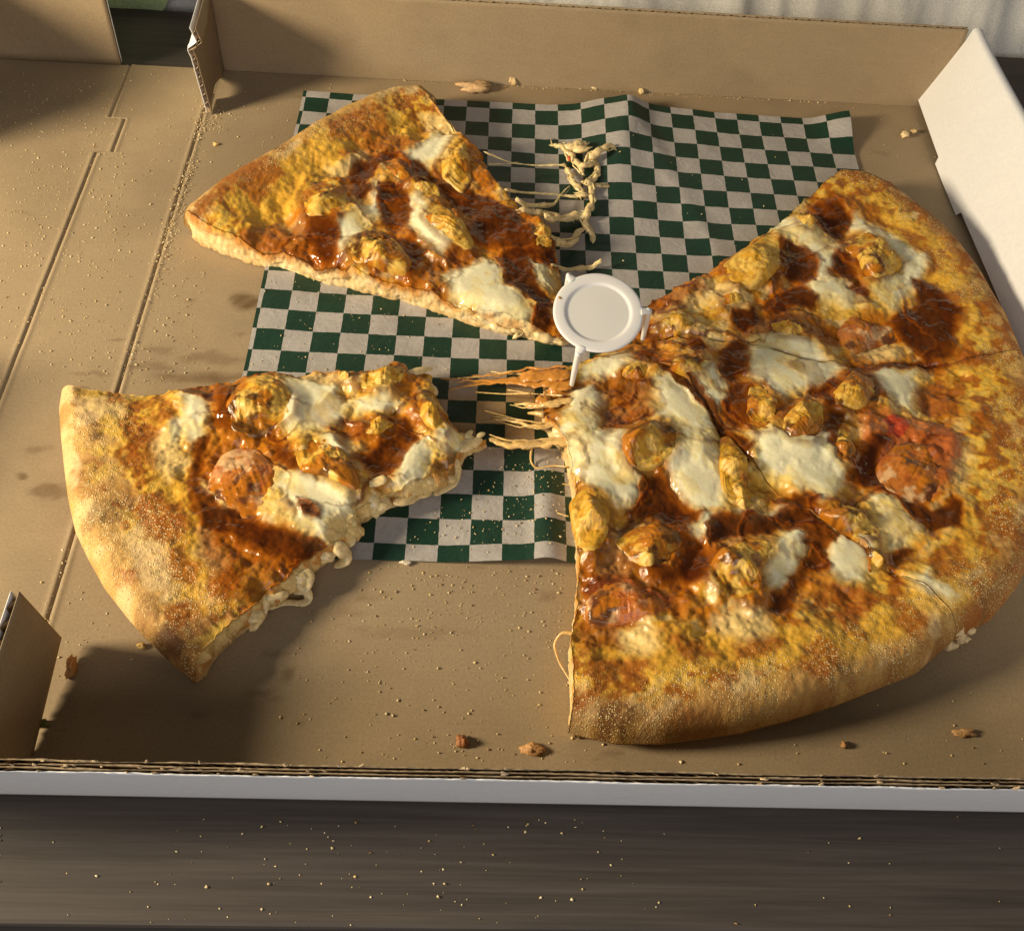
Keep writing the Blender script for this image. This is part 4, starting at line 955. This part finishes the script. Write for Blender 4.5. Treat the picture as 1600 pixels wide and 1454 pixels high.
polys_D = [
 ('g', 'D', [(140, 640), (400, 640), (800, 640), (1000, 600), (1180, 560), (1300, 440), (1420, 250), (1440, 380), (1320, 560), (1180, 660), (960, 740), (600, 760), (200, 740)]),
 ('b', 'D', [(900, 500), (980, 455), (1080, 478), (1125, 520), (1060, 595), (1000, 565), (940, 585), (878, 562)]), ('b', 'D', [(855, 740), (920, 645), (985, 700), (995, 765), (900, 795), (868, 775)]), ('b', 'D', [(1178, 520), (1260, 565), (1295, 620), (1220, 655), (1178, 592)]), ('k', 'D', [(185, 885), (260, 858), (345, 880), (335, 930), (250, 955), (200, 962)]), ('b', 'D', [(118, 850), (205, 825), (192, 862), (130, 885)]),
 ('b', 'D', [(1468, 260), (1540, 228), (1575, 290), (1540, 345), (1478, 322)]), ('b', 'D', [(158, 720), (300, 715), (385, 740), (340, 785), (220, 775)]), ('b', 'D', [(978, 560), (1060, 578), (1084, 684), (1040, 652), (1000, 622)]), ('b', 'D', [(640, 680), (740, 640), (820, 660), (760, 720), (660, 730)]), ('b', 'D', [(440, 650), (560, 660), (600, 720), (500, 740)]), ('b', 'D', [(1280, 380), (1400, 330), (1420, 420), (1330, 470)]),
 ('p', 'D', [(578, 612), (650, 568), (742, 590), (764, 642), (680, 684), (598, 664)]), ('p', 'D', [(248, 642), (340, 618), (404, 682), (370, 734), (278, 704)]), ('p', 'D', [(260, 330), (330, 290), (380, 300), (300, 420), (240, 440)]), ('p', 'D', [(1350, 40), (1420, 60), (1400, 160), (1360, 150)]), ('c', 'D', [(1230, 470), (1270, 455), (1310, 510), (1370, 540), (1340, 560), (1280, 530)]),
 ('o', 'D', [(140, 420), (230, 340), (300, 400), (440, 460), (500, 500), (440, 560), (300, 620), (160, 620)]), ('o', 'D', [(430, 100), (520, 240), (640, 250), (560, 340), (470, 340)]), ('o', 'D', [(460, 350), (580, 380), (560, 480), (460, 470)]), ('o', 'D', [(130, 600), (260, 580), (280, 680), (140, 720)]),
 ('c', 'D', [(58, 30), (130, -4), (282, -4), (292, 80), (334, 130), (344, 182), (300, 224), (238, 214), (158, 152), (98, 92)]), ('c', 'D', [(428, 90), (468, 18), (560, -4), (602, 80), (622, 140), (612, 234), (538, 224), (468, 184)]), ('c', 'D', [(708, 30), (780, -4), (972, -4), (1004, 100), (992, 172), (940, 224), (880, 174), (798, 134), (738, 102)]),
 ('c', 'D', [(498, 290), (540, 248), (602, 260), (580, 304), (518, 334)]), ('c', 'D', [(778, 340), (850, 302), (888, 314), (882, 370), (842, 442), (810, 494), (768, 494), (748, 432)]), ('c', 'D', [(948, 380), (1000, 307), (1040, 328), (1082, 350), (1114, 400), (1102, 444), (1060, 474), (998, 462), (958, 432)]), ('c', 'D', [(1098, 200), (1140, 177), (1202, 230), (1264, 300), (1220, 354), (1158, 362), (1118, 282)]), ('c', 'D', [(648, 240), (740, 248), (824, 228), (790, 264), (700, 279)]),
 ('s', 'D', [(338, 140), (400, 107), (432, 130), (452, 180), (502, 230), (542, 240), (500, 284), (480, 334), (428, 304), (378, 272), (308, 252), (338, 200)]),
 ('s', 'D', [(538, 280), (620, 248), (760, 258), (840, 218), (922, 240), (932, 290), (992, 312), (940, 372), (962, 444), (900, 454), (862, 484), (842, 562), (822, 614), (758, 584), (758, 512), (800, 502), (850, 442), (892, 380), (890, 308), (800, 308), (720, 332), (640, 334), (578, 372), (548, 342)]),
 ('s', 'D', [(478, 330), (540, 348), (572, 400), (562, 472), (500, 484), (448, 442)]), ('s', 'D', [(758, 200), (850, 178), (920, 200), (932, 242), (860, 232), (788, 222)]), ('s', 'D', [(1158, 180), (1200, 168), (1300, 250), (1362, 198), (1394, 230), (1382, 302), (1300, 324), (1258, 292), (1198, 222)]), ('s', 'D', [(1038, 60), (1100, -4), (1162, -4), (1120, 80), (1202, 150), (1180, 192), (1118, 182), (1058, 142), (1008, 132)]),
 ('s', 'D', [(1148, 400), (1200, 358), (1254, 370), (1180, 442), (1204, 504), (1168, 492)]), ('s', 'D', [(348, 420), (462, 428), (474, 472), (420, 488), (368, 452)]),
 ('t', 'D', [(148, 560), (200, 478), (282, 458), (352, 500), (440, 530), (400, 590), (300, 590), (200, 604)]), ('t', 'D', [(1080, 0), (1400, 0), (1380, 130), (1300, 200), (1220, 190), (1150, 120)]),
]
KA = [('U', [(608, 370), (660, 338), (760, 268), (804, 290), (808, 380), (760, 432), (700, 454), (638, 432)], 9.0, .0), ('U', [(1003, 325), (1030, 288), (1090, 268), (1142, 300), (1162, 350), (1208, 380), (1170, 414), (1110, 438), (1068, 392), (1038, 342)], 8.5, .25),
 ('U', [(408, 540), (450, 512), (522, 540), (522, 572), (460, 584)], 4.5, .1), ('U', [(768, 560), (840, 548), (904, 600), (880, 624), (798, 612)], 5.0, .3), ('U', [(848, 220), (890, 208), (924, 240), (900, 272), (858, 262)], 5.5, .2), ('U', [(600, 460), (660, 455), (690, 490), (620, 500)], 3.5, .1)]
KB = [('U', [(448, 682), (530, 662), (578, 690), (540, 732), (490, 738), (438, 712)], 5.0, .15), ('U', [(698, 770), (740, 766), (794, 820), (772, 942), (720, 932), (688, 860)], 7.0, .4), ('U', [(808, 890), (860, 838), (942, 828), (948, 920), (900, 978), (840, 972), (803, 930)], 9.0, .1),
 ('U', [(968, 800), (1040, 728), (1112, 750), (1142, 832), (1060, 852), (978, 842)], 6.0, .55), ('U', [(598, 940), (632, 928), (690, 1005), (700, 1090), (660, 1160), (615, 1140), (600, 1040)], 6.5, .3), ('U', [(988, 900), (1032, 930), (1054, 990), (1020, 1034), (978, 1000)], 5.5, .45), ('D', [(594, 170), (640, 138), (760, 158), (778, 220), (720, 244), (650, 234), (608, 212)], 6.5, .2), ('D', [(928, 240), (980, 207), (1080, 228), (1112, 280), (1124, 334), (1060, 334), (998, 292)], 6.5, .5), ('D', [(1088, 350), (1120, 337), (1142, 420), (1098, 434)], 4.5, .4)]
KC = [('U', [(273, 960), (310, 908), (400, 892), (464, 930), (454, 1000), (400, 1044), (310, 1054), (278, 1012)], 9.0, .45), ('U', [(288, 700), (340, 678), (384, 710), (340, 738), (278, 728)], 4.5, .4), ('D', [(108, 200), (150, 158), (212, 180), (244, 230), (234, 320), (190, 384), (148, 372), (118, 282)], 9.0, .2), ('D', [(252, 330), (300, 288), (380, 268), (464, 290), (484, 340), (440, 424), (380, 434), (318, 402)], 7.5, .75), ('D', [(558, 430), (600, 368), (680, 332), (772, 338), (784, 370), (742, 432), (742, 522), (700, 564), (618, 522), (556, 470)], 9.5, .35)]
PD = polys_U + polys_D
sA = build_slice('pizza slice beside the white side wall, big pale chicken chunks near its free cut edge', A_L, A_R, np.array([A_L[0], A_R[0]]), rimA, PD, KA, 260, 380, seed=3, cut_r=False, toast=.85)
chunk(sA, plan('U', [(998, 560), (1040, 512), (1090, 528), (1200, 558), (1214, 602), (1130, 614), (1060, 644), (1018, 622)], 20), 5.0, .45, *SURF[sA.name], 51, 'tomato_piece')
sB = build_slice('middle slice of the three still joined, with a bright red tomato chunk', B_L, B_R, np.array([B_L[0], B_R[0]]), rimB, PD, KB, 260, 380, seed=3, kseed=200, cut_l=False, cut_r=False, toast=.75)
chunk(sB, plan('D', [(1150, 150), (1130, 60), (1200, -20), (1290, -10), (1370, 50), (1384, 130), (1300, 202), (1218, 194)], 20), 4.2, .40, *SURF[sB.name], 52, 'tomato_piece')
sC = build_slice('pizza slice with scorched crust nearest the front wall, under the saver front leg', C_L, C_R, np.array([C_L[0], C_R[0]]), rimC, PD, KC, 280, 380, seed=3, kseed=400, cut_l=False, toast=.25)
chunk(sC, plan('D', [(158, 520), (220, 468), (300, 458), (362, 500), (442, 530), (400, 592), (260, 604), (168, 592)], 18), 4.0, .25, *SURF[sC.name], 53, 'tomato_piece')

for k, (x, y, z, r) in enumerate(((1375, 640, 9, 3.4), (1395, 665, 6, 3.0), (1360, 690, 4, 2.4), (1420, 640, 7, 2.2))):
    blob('torn_crumb', Z3('D', x, y, z), (r, r * .8, r * .9), M_CRUMB, sC, 120 + k, .5, (.76, .58, .32), 26)
cl = None
# ---- stretched cheese belonging to the slices
def ztube(tg, pts, rad, mat, parent, **kw):
    P = np.array([Z3(tg, *p) for p in pts]); sd = kw.get('seed', 0)
    if parent is slice_front: return tube('cheese_strand', P, [r * .62 for r in rad], mat, parent, **kw)
    if kw.get('wig', 0) and max(rad) > 1.2:
        for k in range(1 if mat is M_STRAND_O else 2):
            a = np.array([random.uniform(-1, 1) * max(rad) * .7, random.uniform(-1, 1) * max(rad) * .7, random.uniform(-.5, .8) * max(rad) * .4])
            tube('cheese_fibre', P + a, [min(.5, r * .2) for r in rad], mat, parent, wig=kw['wig'] * 1.5, seed=sd + 40 * (k + 1), na=6)
        rad = [r * (.85 if parent is cl else .68) for r in rad]
    return tube('cheese_strand', P, rad, mat, parent, **kw)
ztube('M', [(680, 575, 14), (600, 575, 13), (500, 575, 11), (430, 592, 8), (300, 608, 5), (140, 646, 2)], [7.0, 5.5, 3.6, 1.8, 1.0, .3], M_STRAND_O, sC, wig=2.2, flat=.22, seed=3, na=12)
ztube('M', [(690, 625, 13), (600, 612, 12), (500, 605, 10), (380, 596, 7), (250, 600, 4), (110, 588, 2.5)], [7.0, 5.0, 3.2, 1.4, .7, .3], M_STRAND_O, sC, wig=2.0, flat=.22, seed=4, na=12)
ztube('M', [(690, 685, 13), (620, 690, 12), (540, 710, 9), (425, 700, 3)], [3.2, 2.4, 1.8, .8], M_STRAND_W, sC, wig=1.5, flat=.6, seed=5)
ztube('M', [(660, 770, 12), (560, 800, 9), (470, 792, 7), (400, 772, 4), (330, 768, 2)], [3.0, 1.8, 1.5, 1.0, .4], M_STRAND_W, sC, wig=1.6, seed=6)
ztube('M', [(700, 850, 14), (640, 868, 12), (520, 880, 9), (400, 882, 8), (320, 852, 7)], [4.0, 2.6, 2.2, 2.0, 1.4], M_STRAND_W, sC, wig=1.4, seed=7, flat=.8, na=10)
ztube('M', [(560, 750, 10), (520, 740, 9), (490, 742, 7)], [1.6, 1.0, .5], M_STRAND_W, sC, seed=8)
ztube('M', [(505, 890, 8), (498, 950, 3), (520, 985, 2.4), (600, 970, 3), (660, 976, 6)], [.55, .45, .4, .35, .4], M_STRAND_W, sC, seed=9)
ztube('M', [(540, 1165, 2.2), (600, 1172, 2.2), (665, 1192, 6)], [.3, .25, .3], M_STRAND_W, sC, seed=10)
ztube('M', [(640, 1050, 3), (690, 1060, 8)], [.2, .25], M_STRAND_W, sC, seed=11)
for k, (a, b) in enumerate((((400, 640, 2.2), (640, 665, 12)), ((300, 730, 2), (560, 790, 8)), ((260, 650, 2), (500, 655, 9)), ((180, 590, 2), (420, 560, 9)), ((330, 560, 2), (470, 570, 9)))):
    ztube('M', [a, ((a[0] + b[0]) / 2, (a[1] + b[1]) / 2 + 6, (a[2] + b[2]) / 2 - 1), b], [.35, .3, .6], M_STRAND_W, sC, seed=12 + k)
ztube('D', [(130, 655, 9), (80, 645, 8), (52, 685, 4), (70, 745, 2), (112, 815, 2)], [1.0, .6, .5, .4, .3], M_STRAND_W, sC, seed=20)
for k, (x, y, r) in enumerate(((560, 690, 4.0), (620, 640, 5.0), (600, 770, 4.0), (640, 830, 4.5), (520, 600, 3.5))):
    blob('cheese_lump', Z3('M', x, y, 9), (r, r * .9, r * .55), M_STRAND_O if k != 3 else M_STRAND, sC, seed=60 + k, amp=.5)
# ragged fringe on the front slice's cut side
fr = [([(1180, 470, 15), (1120, 490, 14), (1060, 495, 12), (1015, 480, 12)], [3, 2.2, 1.8, 1.2]), ([(1120, 520, 13), (1135, 560, 10), (1140, 605, 5)], [3.4, 2.8, 1.6]), ([(1300, 470, 12), (1360, 480, 8), (1415, 465, 5)], [3.2, 2.6, 2.0]), ([(1410, 400, 9), (1420, 440, 7), (1405, 490, 4), (1330, 525, 3)], [1.4, 1.6, 1.8, 1.6]),
      ([(1060, 600, 12), (1050, 650, 9), (1060, 690, 6), (1020, 700, 4)], [3.0, 2.4, 2.2, 1.6]), ([(1000, 680, 11), (1035, 715, 8), (1040, 750, 4), (1000, 770, 2.5)], [3.6, 3, 2.6, 1.8]), ([(900, 770, 10), (915, 810, 8), (905, 850, 5), (860, 850, 5)], [3, 2.6, 2.0, 1.6]), ([(850, 800, 10), (900, 840, 6), (918, 875, 2.5), (900, 892, 2), (830, 890, 2), (770, 905, 2)], [2.4, 2.0, 1.7, 1.6, 1.5, 1.4]),
      ([(760, 860, 10), (750, 920, 6), (715, 985, 3)], [3.5, 3, 2]), ([(1310, 380, 14), (1300, 440, 11), (1310, 480, 7)], [1.2, .8, .6]), ([(1340, 390, 12), (1330, 440, 9), (1350, 470, 6)], [.9, .6, .6]), ([(1380, 350, 10), (1440, 360, 9), (1500, 335, 8)], [3.6, 3.4, 2.2]), ([(1440, 330, 10), (1465, 305, 9)], [1.6, 1.0]), ([(1480, 330, 9), (1512, 318, 9)], [1.6, 1.0]),
      ([(1250, 120, 13), (1300, 100, 12), (1335, 98, 10)], [2.6, 2.0, 1.0]), ([(1290, 150, 12), (1330, 160, 10), (1350, 190, 8)], [2.2, 1.8, 1.2]), ([(970, 560, 13), (1000, 590, 12), (990, 640, 9)], [2.4, 2.2, 1.6]), ([(1200, 560, 8), (1260, 535, 6), (1330, 510, 4)], [3.2, 3.0, 2.2])]
for k, (p, r) in enumerate(fr):
    ztube('L', p, [a * 1.5 for a in r], M_STRAND, slice_front, wig=1.6, seed=30 + k, na=14, flat=.42, lump=.3)
for k, (x, y, r) in enumerate(((1240, 510, 5.5), (1150, 555, 5), (1330, 440, 5), (1010, 640, 5), (950, 720, 5.5), (870, 800, 5), (1380, 330, 5.5), (1290, 330, 4.5), (1440, 340, 4.0), (790, 860, 5), (720, 930, 4.5))):
    blob('cheese_lump', Z3('L', x, y, 7.5), (r * 1.1, r * .85, r * .6), M_STRAND, slice_front, seed=80 + k, amp=.3)
# fringe and threads of the back slice
for k, (p, r) in enumerate(((([(1130, 900, 8), (1180, 930, 5), (1260, 960, 4)]), [2, 2.2, 1.5]), ([(1250, 950, 6), (1290, 960, 4), (1260, 980, 2)], [2, 1.6, 1]), ([(1330, 960, 7), (1400, 985, 5), (1450, 1000, 4)], [3, 3, 2]), ([(1300, 880, 9), (1340, 930, 7), (1420, 960, 6)], [3, 3, 3]))):
    ztube('T', p, r, M_STRAND, slice_back, wig=1.8, seed=50 + k, na=10)
for k, (p, r) in enumerate(([[(300, 470, 16), (420, 520, 11), (500, 540, 8), (640, 553, 5), (820, 552, 5)], [.7, .35, .3, .5, .8]], [[(330, 545, 14), (430, 545, 9), (520, 535, 5)], [.4, .25, .3]], [[(430, 700, 16), (520, 720, 11), (640, 730, 8), (800, 740, 5), (900, 752, 5)], [1.0, .5, .5, .6, .7]],
        [[(500, 760, 16), (560, 800, 12), (680, 800, 9), (740, 800, 7), (780, 740, 6), (840, 680, 6)], [1.8, 1.2, 1.2, .8, .4, .5]], [[(520, 830, 15), (620, 850, 11), (720, 850, 8), (800, 890, 6), (900, 860, 6)], [2.5, 2.4, 2.2, 2.0, 1.6]], [[(700, 1010, 13), (780, 1040, 8), (850, 1040, 5), (900, 1000, 4)], [3.4, 2.6, 2.0, 1.4]], [[(720, 1170, 12), (800, 1200, 7), (930, 1195, 3), (980, 1190, 3), (1010, 1165, 5), (1040, 1135, 8)], [1.4, .9, .7, 1.6, 1.4, 1.1]], [[(680, 860, 14), (740, 900, 10), (780, 870, 7)], [2.6, 2.2, 1.6]])):
    ztube('C', p, r, M_STRAND, slice_back, wig=1.0, seed=60 + k)

# ---- loose clump of stretched cheese on the paper
cl = empty('cheese_clump', tuple(Z3('C', 930, 600, 0)))
tag(cl, 'torn stringy clump of cold cheese lying on the checkered paper', 'cheese')
cl_pts = [([(735, 425, 5), (800, 440, 6), (880, 430, 7), (960, 410, 7)], [2.4, 3.4, 4.2, 3.0]), ([(800, 430, 6), (840, 490, 6), (860, 530, 5)], [2.6, 3.0, 2.4]), ([(930, 520, 6), (980, 490, 8), (1040, 455, 9), (1095, 425, 9), (1130, 460, 6)], [3.0, 3.4, 2.6, 2.4, 2.2]), ([(860, 520, 5), (900, 560, 6), (920, 600, 5)], [2.4, 2.6, 2.2]), ([(1010, 530, 5), (1015, 580, 5), (990, 640, 5), (930, 670, 6)], [2.2, 2.4, 2.4, 2.6]),
          ([(820, 570, 4), (840, 620, 4), (870, 680, 5), (920, 720, 5)], [1.8, 1.8, 2.4, 2.8]), ([(920, 670, 7), (980, 660, 7), (1000, 700, 5), (960, 740, 5)], [2.8, 3.0, 2.4, 2.0]), ([(1000, 670, 5), (1050, 690, 4), (1090, 685, 3)], [1.8, 1.2, 1.6]), ([(970, 740, 5), (990, 790, 5), (950, 850, 5), (930, 900, 4)], [2.4, 2.8, 2.8, 2.6]), ([(780, 880, 4), (850, 870, 5), (930, 870, 5), (970, 830, 5)], [2.4, 2.8, 3.0, 2.6]), ([(930, 900, 4), (960, 950, 4), (990, 1000, 3), (985, 1040, 2.5)], [2.6, 2.4, 2.2, 1.2]), ([(820, 1040, 3), (880, 990, 4), (930, 950, 4)], [1.6, 2.2, 2.2]), ([(870, 730, 5), (900, 745, 5), (950, 735, 6)], [1.6, 2.2, 1.6]), ([(900, 560, 7), (950, 540, 7), (1000, 545, 6)], [2.2, 2.4, 2.2]), ([(860, 440, 7), (900, 470, 7), (970, 440, 8)], [3.4, 3.6, 2.6])]
for k, (p, r) in enumerate(cl_pts):
    ztube('C', p, [a * .75 for a in r], M_STRAND, cl, wig=3.4, seed=70 + k, na=10, flat=.8)
for k in range(46):
    p, r = cl_pts[k % len(cl_pts)]; i0 = random.randrange(len(p)); x, y, z = p[i0]
    a = random.uniform(0, 6.28); L_ = random.uniform(12, 42)
    q = [(x, y, z), (x + .5 * L_ * math.cos(a) + random.uniform(-8, 8), y + .5 * L_ * math.sin(a), z + random.uniform(-1, 1.5)), (x + L_ * math.cos(a), y + L_ * math.sin(a) + random.uniform(-10, 10), max(1.6, z - random.uniform(0, 4)))]
    tube('cheese_fibre', [Z3('C', *v) for v in q], [.5, .32, .14], M_STRAND, cl, wig=.8, seed=200 + k, na=6)
blob('sauce_fleck', Z3('C', 838, 510, 8), (.9, 2.2, .8), M_CRUMB, cl, 3, .3, (.55, .10, .03), 14)

# ------------------------------------------------------------------ pizza saver
def lathe(name, prof, cx, cy, mat, parent, n=96, tilt=None):
    V = []; K = len(prof)
    for i in range(n):
        a = 2 * math.pi * i / n
        for r, z in prof: V.append((cx + r * math.cos(a), cy + r * math.sin(a), z))
    f = []
    for i in range(n):
        j = (i + 1) % n
        for k in range(K - 1): f.append((i * K + k, j * K + k, j * K + k + 1, i * K + k + 1))
    o = mk(name, V, f, mat, parent)
    return o
ps = empty('pizza_saver', (44.3, 336.6, 16))
tag(ps, 'small white plastic three-legged pizza saver standing on the pizza', 'pizza saver')
sc0 = P3(935, 487, 45.5); scx, scy, sz = float(sc0[0]), float(sc0[1]), 45.5
TA = math.radians(15)
def tl(p):
    p = np.asarray(p, float); dy, dz_ = p[..., 1] - scy, p[..., 2] - sz
    return np.stack([p[..., 0], scy + dy * math.cos(TA) - dz_ * math.sin(TA), sz + dy * math.sin(TA) + dz_ * math.cos(TA)], -1)
def disc():
    prof = [(0.01, -.55), (6, -.6), (12.9, -.7), (13.4, -.6), (13.8, -.3), (14.2, -.05), (14.8, .05), (17.9, .05), (18.6, -.1), (19.0, -.4), (19.0, -.9), (18.5, -1.2), (14, -1.2), (0.01, -1.2)]
    n, K = 96, len(prof)
    V = np.array([(scx + r * math.cos(2 * math.pi * i / n), scy + r * math.sin(2 * math.pi * i / n), sz + z) for i in range(n) for r, z in prof])
    f = [(i * K + k, ((i + 1) % n) * K + k, ((i + 1) % n) * K + k + 1, i * K + k + 1) for i in range(n) for k in range(K - 1)]
    o = mk('disc', tl(V), [q for q in f if q[0] % K > 1 or False], M_PLASTIC, ps)
    c = mk('disc_centre', tl(V), [q for q in f if q[0] % K <= 1], M_PLASTIC2, ps)
disc()
for an, ft in ((-113, P3(893, 601, 17.0)), (5, P3(1004, 530, 18.5)), (125, None)):
    d = np.array([math.cos(math.radians(an)), math.sin(math.radians(an))])
    at_ = lambda r, z: tl((scx + d[0] * r, scy + d[1] * r, sz + z))
    tube('lug', [at_(18.0, -.8), at_(20.4, -.8), at_(22.0, -1.0)], [2.6, 1.9, 1.3], M_PLASTIC, ps, nseg=10, na=14, flat=.4)
    a0 = at_(21.4, -.3)
    if ft is None: ft = a0 + np.array([-1.0, 2.0, -27])
    tube('leg', [a0, a0 * .85 + ft * .15, ft], [1.35, 1.3, .95], M_PLASTIC, ps, nseg=22, na=14)
blob('sauce_spot', tl((scx - 16.2, scy + 6.0, sz + .12)), (.75, .9, .15), M_CRUMB, ps, 4, .3, (.50, .24, .05), 14)

# ------------------------------------------------------------------ crumbs
def crumb(u, v, r, col, label, name='crumb', z=0.0, seed=0, cat='crumb', amp=.6, z0=None):
    p = P3(u, v, z); r = np.array(r, float)
    o = blob(name, p + np.array([0, 0, r[2] * .8]), r, M_CRUMB, None, seed, amp, col, 22)
    tag(o, label, cat)
crumb(113, 1046, (1.6, 4.4, 2.6), (.52, .24, .06), 'curled orange crust flake beside the front corner flap', seed=1)
crumb(64, 1131, (3.2, 1.5, 1.4), (.16, .17, .03), 'dark green herb scrap at the foot of the front corner flap', 'herb_scrap', seed=2, cat='herb')
crumb(222, 1010, (1.5, 1.1, 1.0), (.66, .42, .12), 'yellow crumb against the front slice crust', seed=3)
crumb(722, 1159, (2.2, 2.2, 1.7), (.30, .11, .03), 'round dark red-brown crumb near the front wall', seed=4)
crumb(831, 1172, (4.0, 2.2, 1.2), (.50, .26, .09), 'flat brown crust flake near the front wall', seed=5)
crumb(1505, 1146, (4.2, 1.6, 1.0), (.46, .26, .10), 'thin brown flake right of the scorched crust', seed=6)
crumb(1318, 1164, (1.0, 1.2, 1.0), (.34, .16, .05), 'tiny brown crumb in front of the scorched crust', seed=16)
crumb(742, 141, (9.5, 4.6, 2.6), (.50, .31, .14), 'long flaky crust crumb at the foot of the back wall', seed=7, amp=.8)
crumb(801, 130, (2.6, 3.4, 3.6), (.62, .43, .20), 'upright pale crumb leaning on the back wall', seed=8)
crumb(928, 139, (2.8, 1.2, 1.2), (.72, .55, .28), 'pale flat crumb in the back wall crease', seed=9)
crumb(1002, 146, (1.8, 1.4, 1.6), (.74, .55, .25), 'small pale crumb in the back crease above the paper fold', seed=10)
crumb(1369, 159, (2.0, 1.8, 2.0), (.72, .50, .20), 'yellow crumb in the back crease near the side wall', seed=11)
crumb(1412, 213, (2.6, 2.2, 1.8), (.74, .55, .28), 'pale crumb on bare card near the back right corner', seed=12)
crumb(1427, 208, (1.8, 1.5, 1.3), (.66, .44, .20), 'smaller tan crumb touching the pale corner crumb', seed=13)
crumb(634, 880, (2.0, 1.2, .8), (.66, .56, .40), 'pale flake at the paper front edge', seed=14)
crumb(338, 227, (1.8, 1.0, .8), (.62, .42, .14), 'yellow crumb by the back slice crust', seed=15)

def grains(name, pts, label, cat, rmin=.14, rmax=.5, zf=None):
    octv = np.array([[1, 0, 0], [0, 1, 0], [-1, 0, 0], [0, -1, 0], [0, 0, 1], [0, 0, -.8]], float)
    octf = np.array([[0, 1, 4], [1, 2, 4], [2, 3, 4], [3, 0, 4], [1, 0, 5], [2, 1, 5], [3, 2, 5], [0, 3, 5]])
    n = len(pts)
    r = rmin + (rmax - rmin) * rng.random(n) ** 2.2
    an = rng.random(n) * 6.28
    V = octv[None] * r[:, None, None] * (0.6 + .8 * rng.random((n, 6, 1))) * (.45 + 1.1 * rng.random((n, 1, 3)))
    c, s = np.cos(an)[:, None], np.sin(an)[:, None]
    V = np.stack([V[..., 0] * c - V[..., 1] * s, V[..., 0] * s + V[..., 1] * c, V[..., 2] * .8], -1)
    V += np.c_[pts[:, :2], pts[:, 2] + r * .5][:, None]
    f = (octf[None] + (np.arange(n) * 6)[:, None, None]).reshape(-1, 3)
    tone = rng.random(n)
    col = mix(np.tile(np.array([.66, .47, .17]), (n, 1)), np.array([.78, .66, .42]), tone); col = mix(col, np.array([.33, .19, .07]), (rng.random(n) > .90) * 1.0)
    o = mk(name, V.reshape(-1, 3), f, M_GRAIN, col=np.repeat(col, 6, 0), smooth=False)
    tag(o, label, cat, kind='stuff')
def scatter(u0, u1, v0, v1, n, sd=None):
    uv = np.c_[rng.uniform(u0, u1, n), rng.uniform(v0, v1, n)]
    return np.array([P3(u, v, 0) for u, v in uv])
pts = [scatter(0, 330, 110, 600, 800), scatter(0, 200, 130, 420, 520), scatter(60, 300, 380, 600, 200), scatter(330, 520, 130, 330, 130), scatter(420, 900, 870, 1190, 260), scatter(560, 880, 880, 1185, 170), scatter(900, 1600, 1020, 1195, 120), scatter(60, 300, 860, 1060, 90), scatter(1330, 1480, 160, 260, 30), scatter(640, 880, 870, 1000, 150)]
yh = np.r_[rng.uniform(330, 560, 330), rng.normal(425, 16, 260), rng.normal(468, 6, 110), rng.normal(512, 7, 160)]; sg = np.r_[np.full(330, 2.2), np.full(530, 1.7)]; pts.append(np.c_[BX0 + rng.normal(0, 1, 860) * sg + 1.2, yh, np.abs(rng.normal(0, .3, 860))])
yh = rng.uniform(505, 530, 110); pts.append(np.c_[BX0 + 5 + np.abs(rng.normal(0, 6, 110)), yh, 0 * yh])
yh = rng.uniform(180, 240, 60); pts.append(np.c_[BX0 + rng.normal(0, 1.4, 60), yh, 0 * yh])
xb = rng.uniform(-60, 190, 260); pts.append(np.c_[xb, BY1 - np.abs(rng.normal(0, 1.2, 260)) - .3, 0 * xb])
pts = np.concatenate(pts)
pts = pts[(pts[:, 1] < BY1 - .3) & (pts[:, 1] > BY0 + 1)]
pj = (pts[:, 0] - PX) / SQ; pk = (PY - pts[:, 1]) / SQ
onp = (pj > -.2) & (pj < 24.1) & (pk > -12.5) & (pk < 11.7)
grains('cornmeal_grains', pts[~onp], 'fine yellow cornmeal grains scattered over the brown cardboard', 'cornmeal')
pp = np.concatenate([scatter(640, 890, 700, 870, 260), scatter(390, 700, 420, 590, 150), scatter(940, 1340, 150, 420, 45), scatter(800, 880, 720, 800, 60)])
pj = (pp[:, 0] - PX) / SQ; pk = (PY - pp[:, 1]) / SQ
ok = (pj > 0) & (pj < 23.9) & (pk > -12.3) & (pk < 11.5); pp = pp[ok]; pp[:, 2] = paper_z(pj[ok], pk[ok]) + .05
grains('cornmeal_grains', pp, 'pale cornmeal grains sprinkled on the checkered paper', 'cornmeal', .2, .5)
tt = np.array([P3(u, v, -3) for u, v in np.c_[np.clip(rng.normal(620, 330, 150), 0, 1600), rng.uniform(1275, 1445, 150)]])
grains('cornmeal_grains', tt, 'pale cornmeal specks fallen on the dark table', 'cornmeal', .2, .55)
